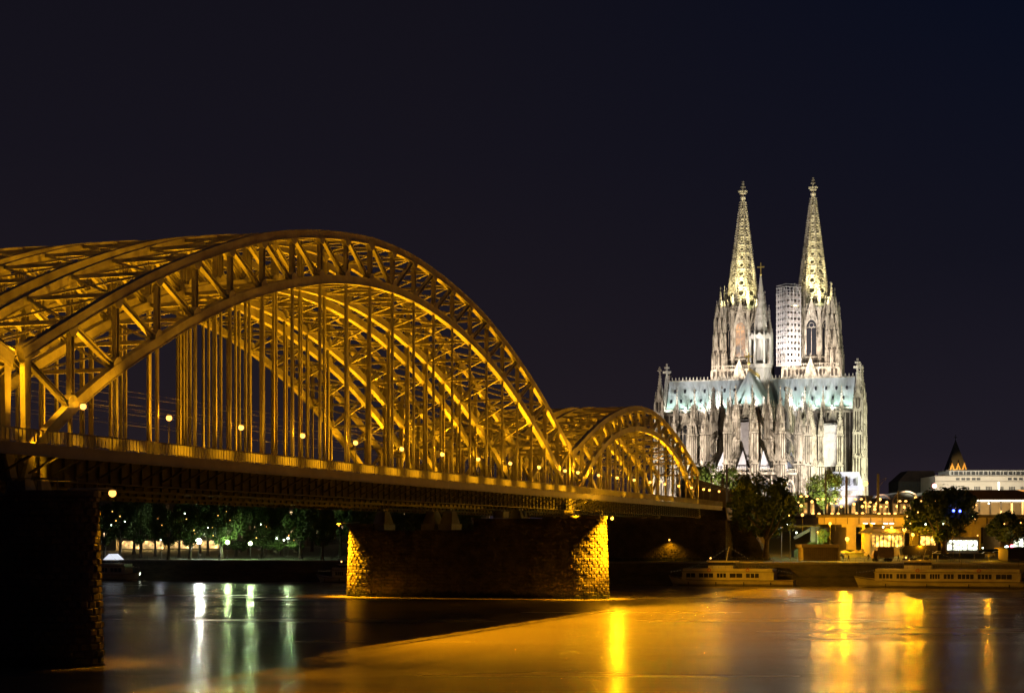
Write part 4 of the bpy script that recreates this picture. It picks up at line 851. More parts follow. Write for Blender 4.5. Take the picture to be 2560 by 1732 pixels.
G = 'small bulbs in place of house windows between the park trees'; rn = random.Random(5)
gl = [(281, 1278), (290, 1301), (300, 1290), (278, 1312), (312, 1303), (330, 1368), (395, 1296), (405, 1312), (462, 1283), (466, 1297), (485, 1325), (487, 1333), (520, 1318), (531, 1318), (533, 1338), (545, 1288), (563, 1262), (566, 1278), (575, 1300), (641, 1344), (652, 1310), (666, 1316), (722, 1338), (735, 1350)]
for i, (x, y) in enumerate(sorted(gl)):  # bulbs added to stand in for house windows showing through the leaves
    t = empty('window_glimmer', P(x, y, 440), 0, '%s from the left of the tiny bulbs in place of house windows between the park trees' % ORD[i], 'lamp', G)
    m = MB(); m.ball((0, 0, 0), rn.uniform(.06, .15), 6, 4); m.build('bulb', M['bulb_warm'] if i % 4 else M['bulb_white'], t); m = MB(); m.beam((0, 0, .12), (0, 0, .9), .03, .03); m.build('cord', M['wire'], t)
# ================================================================== cathedral
PHI = math.radians(15.5); DX, DD, DG = (1902-CX)/FPX*700, 700.0, 16.0
def stone_mat(name, a, b, c):
    m = bpy.data.materials.new(name); m.use_nodes = True; t = m.node_tree; bs = t.nodes['Principled BSDF']; bs.inputs['Roughness'].default_value = .95; bs.inputs['Specular IOR Level'].default_value = .2
    tc = t.nodes.new('ShaderNodeTexCoord'); mp = t.nodes.new('ShaderNodeMapping'); mp.inputs['Scale'].default_value = (.45, .45, .22); t.links.new(tc.outputs['Object'], mp.inputs[0])
    n = t.nodes.new('ShaderNodeTexNoise'); n.inputs['Scale'].default_value = 1.1; n.inputs['Detail'].default_value = 6; n.inputs['Roughness'].default_value = .7; t.links.new(mp.outputs[0], n.inputs['Vector'])
    r = t.nodes.new('ShaderNodeValToRGB'); ramp(r, [(.30, c), (.42, b), (.55, a)]); t.links.new(n.outputs[0], r.inputs[0])
    n2 = t.nodes.new('ShaderNodeTexNoise'); n2.inputs['Scale'].default_value = .06; n2.inputs['Detail'].default_value = 3; t.links.new(tc.outputs['Object'], n2.inputs['Vector'])
    mr = t.nodes.new('ShaderNodeMapRange'); mr.inputs[1].default_value = .35; mr.inputs[2].default_value = .65; mr.inputs[3].default_value = .6; mr.inputs[4].default_value = 1.2; t.links.new(n2.outputs[0], mr.inputs[0])
    vm = t.nodes.new('ShaderNodeVectorMath'); vm.operation = 'SCALE'; t.links.new(r.outputs[0], vm.inputs[0]); t.links.new(mr.outputs[0], vm.inputs[3]); t.links.new(vm.outputs[0], bs.inputs['Base Color'])
    n3 = t.nodes.new('ShaderNodeTexNoise'); n3.inputs['Scale'].default_value = 5; n3.inputs['Detail'].default_value = 3; bp = t.nodes.new('ShaderNodeBump'); bp.inputs['Strength'].default_value = .35; bp.inputs['Distance'].default_value = .3
    t.links.new(mp.outputs[0], n3.inputs['Vector']); t.links.new(n3.outputs[0], bp.inputs['Height']); t.links.new(bp.outputs[0], bs.inputs['Normal'])
    return m
M['dom'] = stone_mat('cathedral_stone', (.44, .39, .31), (.22, .19, .145), (.05, .042, .035))
M['domdark'] = stone_mat('sooty_shade_cathedral_stone', (.085, .07, .055), (.045, .037, .028), (.018, .015, .011))  # soot tone on wall cores, darkened further as painted shade in the gaps
M['domglass'] = mat('leaded_glass', (.02, .02, .025), .3)
def roof_mat():
    m = bpy.data.materials.new('lead_roof'); m.use_nodes = True; t = m.node_tree; bs = t.nodes['Principled BSDF']; bs.inputs['Roughness'].default_value = .75
    tc = t.nodes.new('ShaderNodeTexCoord'); sp = t.nodes.new('ShaderNodeSeparateXYZ'); t.links.new(tc.outputs['Object'], sp.inputs[0])
    mp = t.nodes.new('ShaderNodeMapping'); mp.inputs['Scale'].default_value = (.35, .35, .06); n = t.nodes.new('ShaderNodeTexNoise'); n.inputs['Scale'].default_value = 1.0; n.inputs['Detail'].default_value = 5; t.links.new(tc.outputs['Object'], mp.inputs[0]); t.links.new(mp.outputs[0], n.inputs['Vector'])
    # green copper run-off grows towards the eaves
    mr = t.nodes.new('ShaderNodeMapRange'); mr.inputs[1].default_value = 61; mr.inputs[2].default_value = 46; mr.inputs[3].default_value = -.35; mr.inputs[4].default_value = .42; t.links.new(sp.outputs['Z'], mr.inputs[0])
    ad = t.nodes.new('ShaderNodeMath'); ad.operation = 'ADD'; q = t.nodes.new('ShaderNodeMath'); q.operation = 'MULTIPLY_ADD'; q.inputs[1].default_value = .4; q.inputs[2].default_value = .3; t.links.new(n.outputs[0], q.inputs[0]); t.links.new(q.outputs[0], ad.inputs[0]); t.links.new(mr.outputs[0], ad.inputs[1])
    r = t.nodes.new('ShaderNodeValToRGB'); ramp(r, [(.30, (.41, .44, .43)), (.50, (.36, .44, .41)), (.85, (.24, .40, .32))]); t.links.new(ad.outputs[0], r.inputs[0]); t.links.new(r.outputs[0], bs.inputs['Base Color'])
    w = t.nodes.new('ShaderNodeTexWave'); w.inputs['Scale'].default_value = .5; w.bands_direction = 'Y'; t.links.new(tc.outputs['Object'], w.inputs['Vector']); bp = t.nodes.new('ShaderNodeBump'); bp.inputs['Strength'].default_value = .35; bp.inputs['Distance'].default_value = .15; t.links.new(w.outputs[0], bp.inputs['Height']); t.links.new(bp.outputs[0], bs.inputs['Normal'])
    return m
M['lead'] = roof_mat(); M['whitelead'] = mat('pale_lead', (.62, .62, .66), .7, col2=(.5, .5, .56), noise_scale=.3); M['gold'] = mat('gilded_cresting', (.75, .55, .15), .35, metal=.8)
M['fleche'] = mat('grey_lead', (.40, .37, .33), .6, col2=(.22, .20, .17), noise_scale=.4, stretch=(1, 1, .2))
dom = empty('cathedral', (DX, DD, DG), math.pi/2-PHI, 'huge floodlit gothic cathedral with twin openwork spires', 'cathedral')
# local x = away from us (west), local y = left (south), z from the ground
def DOM(x, y, z): return Matrix.Translation((DX, DD, DG)) @ Matrix.Rotation(math.pi/2-PHI, 4, 'Z') @ Vector((x, y, z))
def R2(a): return math.cos(a), math.sin(a)
def finial(m, x, y, z, s):
    m.box((x, y, z+s*.9), (s*.22, s*.22, s*1.8)); m.box((x, y, z+s*.75), (s*1.0, s*.3, s*.26)); m.box((x, y, z+s*.75), (s*.3, s*1.0, s*.26)); m.box((x, y, z+s*1.3), (s*.6, s*.3, s*.2)); m.box((x, y, z+s*1.3), (s*.3, s*.6, s*.2))
def spirelet(m, x, y, z, w, h, n=4, rot=0, crk=True):
    rr = w*.62; m.loft([[(x+rr*math.cos(rot+math.pi/4+2*math.pi*i/n), y+rr*math.sin(rot+math.pi/4+2*math.pi*i/n), z) for i in range(n)], [(x+.06*math.cos(rot+2*math.pi*i/n), y+.06*math.sin(rot+2*math.pi*i/n), z+h) for i in range(n)]])
    if crk:
        k = max(3, int(h/1.1))
        for j in range(1, k):
            r2 = rr*(1-j/k)+.08
            for i in range(n): a = rot+math.pi/4+2*math.pi*i/n; m.box((x+r2*math.cos(a), y+r2*math.sin(a), z+h*j/k), (.3, .3, .3), a)
    finial(m, x, y, z+h-.2, w*.55+.15)
def gablet(m, cx, cy, z, w, h, a, th=.25):
    # small triangular gable standing on a wall whose outward direction is a
    c, s = R2(a); px, py = -s, c
    f = [(cx+px*t-c*th/2, cy+py*t-s*th/2, zz) for t, zz in ((-w/2, z), (w/2, z), (0, z+h))]; b = [(x+c*th, y+s*th, zz) for x, y, zz in f]
    m.add(f+b, [(0, 1, 2), (5, 4, 3), (0, 3, 4, 1), (1, 4, 5, 2), (2, 5, 3, 0)])
def pinn(m, x, y, z0, w, hs, hp, rot=0):
    # shaft with blind tracery ribs, four gablets and a crocketed spirelet
    m.k = 1; m.box((x, y, z0+hs/2), (w*.9, w*.9, hs), rot); m.k = 0
    for i in range(4):
        a = rot+i*math.pi/2; c, s = R2(a)
        for t in (-.42, 0, .42): m.box((x+c*w*.5-s*w*t, y+s*w*.5+c*w*t, z0+hs*.5), (.3, .22, hs*.92), a)
        m.box((x+c*w*.5, y+s*w*.5, z0+hs*.93), (.2, w*.95, .3), a); gablet(m, x+c*w*.52, y+s*w*.52, z0+hs-.1, w*1.05, w*1.3, a)
    spirelet(m, x, y, z0+hs, w*.9, hp, 4, rot)
def ribs(m, p, q, a, z0, z1, step=.9, dep=.28, wd=.2):
    step *= 1.7; dep *= 2; wd *= 2.1
    # vertical tracery ribs along a wall line p-q facing direction a
    L = math.hypot(q[0]-p[0], q[1]-p[1]); n = max(2, int(L/step)); c, s = R2(a)
    for i in range(n+1):
        t = i/n; m.box((p[0]+(q[0]-p[0])*t+c*dep/2, p[1]+(q[1]-p[1])*t+s*dep/2, (z0+z1)/2), (dep, wd, z1-z0), a)
def gallery(m, p, q, a, z, h=1.6, step=.8):
    L = math.hypot(q[0]-p[0], q[1]-p[1]); n = max(2, int(L/step)); c, s = R2(a); mx_, my_ = (p[0]+q[0])/2, (p[1]+q[1])/2
    for zz in (z+.1, z+h): m.box((mx_, my_, zz), (.4, L, .28), a)
    for i in range(n+1): t = i/n; m.box((p[0]+(q[0]-p[0])*t, p[1]+(q[1]-p[1])*t, z+h/2), (.25, .22, h), a)
def pier_mb(x, y, a, w, dpt, z0, z1, spire, stages=3):
    # stepped buttress with its long side pointing along a (outwards)
    m = MB(); c, s = R2(a); d = dpt
    for k in range(stages):
        za, zb = z0+(z1-z0)*k/stages, z0+(z1-z0)*(k+1)/stages; dd = dpt*(1-.16*k); ww = w*(1-.07*k); ox = -(dpt-dd)/2
        X, Y = x+c*ox, y+s*ox; m.k = 1; m.box((X, Y, (za+zb)/2), (dd, ww, zb-za-.02), a); m.k = 0
        m.box((X, Y, zb-.25), (dd+.8, ww+.8, .6), a)
        for sg in (-1, 1):
            fx, fy = X-s*sg*ww/2, Y+c*sg*ww/2; n = 4
            for i in range(n): t = (i+.5)/n-.5; m.box((fx+c*dd*t, fy+s*dd*t, (za+zb)/2), (.38, .6, (zb-za)*.86), a)
            gablet(m, fx+c*dd*.0, fy+s*dd*.0, zb-.3, dd*.5, 1.7, a+sg*math.pi/2)
        for t in (-.42, 0, .42): m.box((X+c*dd/2-s*ww*t, Y+s*dd/2+c*ww*t, (za+zb)/2), (.7, .38, (zb-za)*.86), a)
        gablet(m, X+c*dd/2, Y+s*dd/2, zb-.3, ww, 2.2, a)
        if k < stages-1:
            for sg in (-1, 1): spirelet(m, X+c*dd*.42-s*sg*ww*.36, Y+s*dd*.42+c*sg*ww*.36, zb, .7, 2.6, 4, a, False)
    d2 = dpt*(1-.16*(stages-1)); X, Y = x-c*(dpt-d2)/2, y-s*(dpt-d2)/2
    pinn(m, X, Y, z1, w*.72, spire*.36, spire*.64, a)
    for sg in (-1, 1):
        for t in (-1, 1): pinn(m, X+c*d2*.36*t-s*sg*w*.34, Y+s*d2*.36*t+c*sg*w*.34, z1, .62, spire*.2, spire*.26, a)
    return m
def flyer(x0, y0, x1, y1, z0, z1, th=.9):
    # raking flying buttress: straight pierced top, arched underside
    m = MB(); n = 8; a = math.atan2(y1-y0, x1-x0); L = math.hypot(x1-x0, y1-y0); c, s = R2(a); px, py = -s*th/2, c*th/2; vs = []
    for i in range(n+1):
        t = i/n; X, Y = x0+(x1-x0)*t, y0+(y1-y0)*t; zt = z0+(z1-z0)*t; zb = zt-.9-2.6*(1-t)**2
        vs += [(X-px, Y-py, zb), (X+px, Y+py, zb), (X+px, Y+py, zt-1.0 if False else zt-.55), (X-px, Y-py, zt-.55)]
    m.add(vs, [f for i in range(n) for f in ((4*i, 4*i+4, 4*i+5, 4*i+1), (4*i+1, 4*i+5, 4*i+6, 4*i+2), (4*i+2, 4*i+6, 4*i+7, 4*i+3), (4*i+3, 4*i+7, 4*i+4, 4*i))])
    m.beam((x0, y0, z0+1.0), (x1, y1, z1+1.0), th*.8, .4)
    for i in range(1, 8): t = i/8; m.box((x0+(x1-x0)*t, y0+(y1-y0)*t, z0+(z1-z0)*t+.25), (.4, th*.6, 1.4), a)
    for i in range(1, 7): t = i/7; m.box((x0+(x1-x0)*t, y0+(y1-y0)*t, z0+(z1-z0)*t+1.4), (.3, .3, .5), a)
    return m
def window(parent, cx, cy, a, w, z0, z1, gab=0, lights=3, stone=None, glass=None):
    # pointed window: dark leaded glass, moulded arch, mullions, rose in the head
    stone = stone or M['dom']; c, s = R2(a); px, py = -s, c; zs = z1-w*.85
    def pt(t, z, o): return (cx+px*t+c*o, cy+py*t+s*o, z)
    arc = []
    for i in range(7): th = math.pi/3*i/6; arc.append((w/2-(w-w*math.cos(th)), zs+w*math.sin(th)*.98)) 
    prof = [(w/2, z0)]+arc; prof += [(-t, z) for t, z in prof[::-1]][1 if abs(arc[-1][0]) < 1e-3 else 0:]
    m = MB(); m.add([pt(t, z, .06) for t, z in prof], [tuple(range(len(prof)))]); g = m.build('window', glass or M['domglass'], parent)
    m = MB()
    for (t0, za), (t1, zb) in zip(prof, prof[1:]): m.beam(pt(t0*1.14, za+(.3 if za > z0+1 else 0), .4), pt(t1*1.14, zb+(.3 if zb > z0+1 else 0), .4), .8, .7, up=(c, s, 0))
    for i in range(1, lights): t = -w/2+w*i/lights; m.box((*pt(t, 0, .15)[:2], (z0+zs)/2), (.25, .2, zs-z0), a)
    n = 10; R = w*.24; zc = zs+w*.22
    for i in range(n): t0, t1 = 2*math.pi*i/n, 2*math.pi*(i+1)/n; m.beam(pt(R*math.cos(t0), zc+R*math.sin(t0), .16), pt(R*math.cos(t1), zc+R*math.sin(t1), .16), .2, .22, up=(c, s, 0))
    for sg in (-1, 1): m.beam(pt(sg*w/2, zs, .16), pt(0, zs-.1+w*.0, .16), .2, .2, up=(c, s, 0)); m.beam(pt(sg*w*.48, zs-.2, .16), pt(sg*w*.16, zs+w*.1, .16), .18, .2, up=(c, s, 0))
    m.build('tracery', stone, g)
    if gab:
        m = MB(); W_ = w*.5+.7
        for sg in (-1, 1):
            m.beam(pt(sg*W_, zs+.4, .6), pt(0, zs+gab, .6), .5, .6, up=(c, s, 0)); k = int(gab/1.2)
            for i in range(1, k): f = i/k; m.box(pt(sg*W_*(1-f)*1.08, zs+.7+(gab-.4)*f, .6), (.4, .4, .4), a)
        m.add([pt(-W_*.8, z1-.6, .45), pt(W_*.8, z1-.6, .45), pt(0, zs+gab-.4, .45)], [(0, 1, 2)]) if gab > w*1.7 else None
        n = 8; R = w*.16; zc = z1+(zs+gab-z1)*.35
        for i in range(n): t0, t1 = 2*math.pi*i/n, 2*math.pi*(i+1)/n; m.beam(pt(R*math.cos(t0), zc+R*math.sin(t0), .62), pt(R*math.cos(t1), zc+R*math.sin(t1), .62), .2, .22, up=(c, s, 0))
        finial(m, *pt(0, 0, .6)[:2], zs+gab, .9); m.build('gable', stone, g)
    return g
def wall_prism(poly, z0, z1): m = MB(); m.k = 1; m.loft([[(x, y, z0) for x, y in poly], [(x, y, z1) for x, y in poly]]); m.k = 0; return m
# ---- choir and apse
AX = -38.0                                                     # centre of the apse
ang = [math.pi/2+math.pi*(k/7) for k in range(8)]              # seven sides, from the south (left) round to the north
ring = lambda r: [(AX+r*math.cos(a), r*math.sin(a)) for a in ang]
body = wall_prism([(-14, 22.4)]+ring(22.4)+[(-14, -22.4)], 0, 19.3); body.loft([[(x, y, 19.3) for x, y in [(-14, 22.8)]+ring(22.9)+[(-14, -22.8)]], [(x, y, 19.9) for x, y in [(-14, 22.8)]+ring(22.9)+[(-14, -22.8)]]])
R_ = ring(22.6)
for p, q in zip(R_, R_[1:]): a = math.atan2((p[1]+q[1])/2, (p[0]+q[0])/2-AX); gallery(body, p, q, a, 19.9, 1.6, .9); ribs(body, p, q, a, 1, 18.8, 1.5, .25, .22)
for sg in (-1, 1): gallery(body, (-14, sg*22.6), (AX, sg*22.6), sg*math.pi/2, 19.9, 1.6, .9)
chap = body.build('choir_chapels', M['dom'], dom)
for p, q in zip(R_, R_[1:]):
    a = math.atan2((p[1]+q[1])/2, (p[0]+q[0])/2-AX); window(chap, (p[0]+q[0])/2, (p[1]+q[1])/2, a, 3.6, 6, 17, 0)
    # pyramid roofs over the chapels
    c, s = R2(a); cx, cy = (p[0]+q[0])/2-c*4.5, (p[1]+q[1])/2-s*4.5; m = MB()
    m.loft([[(cx+3.6*math.cos(a+math.pi/4+i*math.pi/2), cy+3.6*math.sin(a+math.pi/4+i*math.pi/2), 20) for i in range(4)], [(cx+.1*math.cos(a+i*math.pi/2), cy+.1*math.sin(a+i*math.pi/2), 28.5) for i in range(4)]]); m.build('chapel_roof', M['whitelead'], dom)
cl = wall_prism([(-7, 7.6)]+ring(7.6)+[(-7, -7.6)], 18, 45.5)
r8 = ring(7.9)
for p, q in zip(r8, r8[1:]): a = math.atan2((p[1]+q[1])/2, (p[0]+q[0])/2-AX); gallery(cl, p, q, a, 45.5, 1.7, .6)
for sg in (-1, 1): gallery(cl, (-7, sg*7.9), (AX, sg*7.9), sg*math.pi/2, 45.5, 1.7, .7)
clere = cl.build('clerestory_wall', M['dom'], dom)
for p, q in zip(r8, r8[1:]):
    a = math.atan2((p[1]+q[1])/2, (p[0]+q[0])/2-AX); window(clere, (p[0]+q[0])/2, (p[1]+q[1])/2, a, 2.5, 24, 42.5, 8.5, 2)
for k in range(4):
    for sg in (-1, 1): window(clere, -11-7.3*k, sg*7.7, sg*math.pi/2, 4.8, 24, 43, 9.5, 4)
# roofs
m = MB(); e = [(-2, 8.0)]+ring(8.0)+[(-2, -8.0)]; zr, ze = 61, 46.8; apex = (AX, 0, zr); rdg = (-2, 0, zr)
vs = [(x, y, ze) for x, y in e]+[apex, rdg]; n = len(e); fs = [(i, i+1, n) for i in range(1, n-2)]+[(0, 1, n, n+1), (n-2, n-1, n+1, n)]
m.add(vs, [f[::-1] for f in fs]); m.build('choir_roof', M['lead'], dom)
m = MB(); m.box((AX/2-1, 0, zr+.35), (abs(AX)-2, .5, .7)); 
for k in range(24): m.box((AX+1+k*1.5, 0, zr+1.0), (.5, .2, .8))
m.beam((AX, 0, zr), (AX, 0, zr+7.2), .45, .45); m.box((AX, 0, zr+5.6), (.3, 2.8, .5)); m.ball((AX, 0, zr+3.0), .7); m.build('gilded_ridge', M['gold'], dom)
m = MB(); ys = 38.5
m.add([(-8.0, ys, 47.6), (-8.0, -ys, 47.6), (0, -ys, 61), (0, ys, 61), (8.0, -ys, 47.6), (8.0, ys, 47.6)], [(0, 1, 2, 3), (3, 2, 4, 5), (0, 3, 5), (1, 4, 2)]); tr = m.build('transept_roof', M['lead'], dom)
m = MB(); 
for k in range(int(2*ys/1.5)): m.box((0, -ys+.8+k*1.5, 61.9), (.25, .45, 1.0)); m.box((0, -ys+.8+k*1.5, 62.5), (.3, .3, .3))
m.box((0, 0, 61.15), (.5, 2*ys, .5)); m.build('ridge_cresting', M['dom'], tr)
m = MB()
for row, (fz, n_) in enumerate(((.62, 18), (.3, 18))):
    for k in range(n_):
        y = -ys+3+k*(2*ys-6)/(n_-1)+row*1.2; x = -8+8*fz; z = 47.6+13.4*fz
        if abs(y) < 9: continue
        m.box((x-.5, y, z+.1), (1.2, .7, .8)); m.prism([(x-1.2, z+.4), (x+.6, z+.4), (x-.1, z+1.3)], 'y', y-.4, y+.4)
m.build('roof_dormers', M['domglass'], tr)
m = MB(); m.add([(8, 7.8, 46.8), (8, -7.8, 46.8), (50, -7.8, 46.8), (50, 7.8, 46.8), (0, 0, 61), (50, 0, 61)], [(1, 2, 5, 4), (3, 0, 4, 5)]); m.build('nave_roof', M['lead'], dom)
# transept walls
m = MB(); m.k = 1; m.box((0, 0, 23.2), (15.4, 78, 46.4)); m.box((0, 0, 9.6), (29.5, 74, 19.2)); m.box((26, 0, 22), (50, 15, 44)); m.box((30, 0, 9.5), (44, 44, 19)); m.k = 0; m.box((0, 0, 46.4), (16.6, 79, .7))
gallery(m, (-8.2, -39), (-8.2, 39), math.pi, 46.6, 1.6, .6); gallery(m, (-14.9, -37), (-14.9, -22), math.pi, 19.3, 1.6, .8); gallery(m, (-14.9, 37), (-14.9, 22), math.pi, 19.3, 1.6, .8)
ribs(m, (-7.7, -39), (-7.7, 39), math.pi, 20, 46, 1.1, .3, .2)
tw = m.build('transept_wall', M['dom'], dom)
for sg in (-1, 1):
    for k in range(3): window(tw, -8.05, sg*(15.2+7.4*k), math.pi, 4.9, 24, 42.5, 9.5, 4, glass=None)
    for k in range(2): window(tw, -14.9, sg*(26+7.4*k), math.pi, 3.6, 6, 17, 0)
# free standing pinnacles on the parapet between the windows
for sg in (-1, 1):
    for k in range(4):
        m = MB(); pinn(m, -8.6, sg*(11.6+7.4*k), 44, 1.15, 5.2, 6.8); m.build('parapet_pinnacle', M['dom'], dom)
# ---- buttresses round the apse and along the choir
for i, a in enumerate(ang):
    c, s = R2(a)
    for r, w, dd, z1, sp_ in ((23.6, 2.3, 4.2, 35.5, 10.5), (15.0, 1.9, 3.4, 40.5, 12.5)):
        pier_mb(AX+r*c, r*s, a, w, dd, 0 if r > 20 else 18, z1, sp_).build('buttress', M['dom'], dom)
    for z in (33, 42): flyer(AX+13.5*c, 13.5*s, AX+7.8*c, 7.8*s, z-3.5, z).build('flying_buttress', M['dom'], dom)
    for z in (27, 35.5): flyer(AX+22*c, 22*s, AX+16.5*c, 16.5*s, z-3, z).build('flying_buttress', M['dom'], dom)
for k in range(3):
    for sg in (-1, 1):
        x = -17-7.3*k; a = sg*math.pi/2
        for r, w, dd, z1, sp_ in ((23.4, 2.3, 4.4, 36.5, 11), (15.2, 1.9, 3.6, 41, 13)):
            pier_mb(x, sg*r, a, w, dd, 0 if r > 20 else 18, z1, sp_).build('buttress', M['dom'], dom)
        for z in (33, 42): flyer(x, sg*13.5, x, sg*7.8, z-3.5, z).build('flying_buttress', M['dom'], dom)
        for z in (27, 35.5): flyer(x, sg*22, x, sg*16.5, z-3, z).build('flying_buttress', M['dom'], dom)
# transept east side buttresses and flyers
for sg in (-1, 1):
    for y in (18.9, 26.3, 33.7):
        pier_mb(-16.6, sg*y, math.pi, 2.2, 4.2, 0, 36.5 if y > 20 else 41, 11.5).build('buttress', M['dom'], dom)
        for z in (32, 41): flyer(-14.2, sg*y, -8, sg*y, z-4, z).build('flying_buttress', M['dom'], dom)
# facade corner towers of the transept
for sg in (-1, 1):
    for x, big in ((-11.5, 1), (-6.5, 0), (7, 0), (12, 1)):
        m = MB(); y = sg*(40.6 if big else 41.2); w = 4.6 if big else 2.4; top = 47 if big else 52
        for k in range(5):
            ww = w*(1-.07*k); za, zb = top*k/5, top*(k+1)/5; m.k = 1; m.box((x, y, (za+zb)/2), (ww, ww, zb-za-.02)); m.k = 0; m.box((x, y, zb-.2), (ww+.7, ww+.7, .5))
            for i in range(4):
                a = i*math.pi/2; c, s = R2(a)
                for t in (-.42, -.14, .14, .42): m.box((x+c*ww/2-s*ww*t, y+s*ww/2+c*ww*t, (za+zb)/2), (.6, .4, (zb-za)*.85), a)
                for t in (-.25, .25): gablet(m, x+c*ww*.52-s*ww*t, y+s*ww*.52+c*ww*t, zb-1.0, ww*.5, 2.0, a)
            if big and k > 0:
                for i in range(4): a = math.pi/4+i*math.pi/2; spirelet(m, x+math.cos(a)*ww*.68, y+math.sin(a)*ww*.68, zb-.3, .7, 3.2, 4, 0, False)
        ww = w*.66; pinn(m, x, y, top, ww, 5.0, 11.5 if big else 8)
        if big:
            for i in range(4): a = math.pi/4+i*math.pi/2; pinn(m, x+math.cos(a)*w*.46, y+math.sin(a)*w*.46, top, .8, 3.2, 3.6)
        m.build('corner_turret', M['dom'], dom)
    m = MB(); y = sg*39.6; gablet(m, 0, y, 46.5, 15, 16.5, sg*math.pi/2, 1.4); finial(m, 0, y, 62.5, 3.4); 
    m.box((0, sg*40.4, 22), (13, 2.6, 44)); m.build('transept_gable', M['dom'], dom)
# ---- crossing tower (fleche)
m = MB(); m.lathe((0, 0, 0), [(4.4, 50), (4.1, 60), (3.9, 65.5), (5.0, 66.3), (5.0, 67.2)], 8, math.pi/8)
for i in range(16): a = i*math.pi/8; m.box((4.1*math.cos(a), 4.1*math.sin(a), 61), (.2, .3, 9), a)
fl = m.build('crossing_turret', M['fleche'], dom)
m = MB()
for i in range(8):
    a = math.pi/8+i*math.pi/4; c, s = R2(a); m.box((4.7*c, 4.7*s, 73.2), (.9, .8, 12.2), a); spirelet(m, 5.0*c, 5.0*s, 79, .6, 2.6, 4, a, False)
    b = i*math.pi/4; gablet(m, 4.5*math.cos(b), 4.5*math.sin(b), 78.2, 3.5, 2.0, b, .3); m.box((4.4*math.cos(b), 4.4*math.sin(b), 78.4), (.4, 3.4, 1.6), b)
m.cyl((0, 0, 67), 2.0, 12, 8, 1.8); m.build('lantern', M['fleche'], fl)
m = MB(); m.lathe((0, 0, 0), [(3.0, 79), (2.5, 83), (.28, 104.5)], 8, math.pi/8)
for j in range(6):
    z = 81+j*3; r = 2.9-(z-79)*.105
    for i in range(8): a = i*math.pi/4; gablet(m, r*.96*math.cos(a), r*.96*math.sin(a), z, r*.55, 1.2, a, .5)
for j in range(20):
    z = 82+j*1.1; r = 2.72-(z-82)*.107
    for i in range(8): a = math.pi/8+i*math.pi/4; m.box((r*math.cos(a), r*math.sin(a), z), (.22, .22, .22), a)
m.build('spire', M['fleche'], fl)
m = MB(); m.box((0, 0, 107), (.35, .35, 5.4)); m.box((0, 0, 107.8), (.4, 3.0, .45)); m.ball((0, 0, 104.6), .5); m.build('cross', M['gold'], fl)
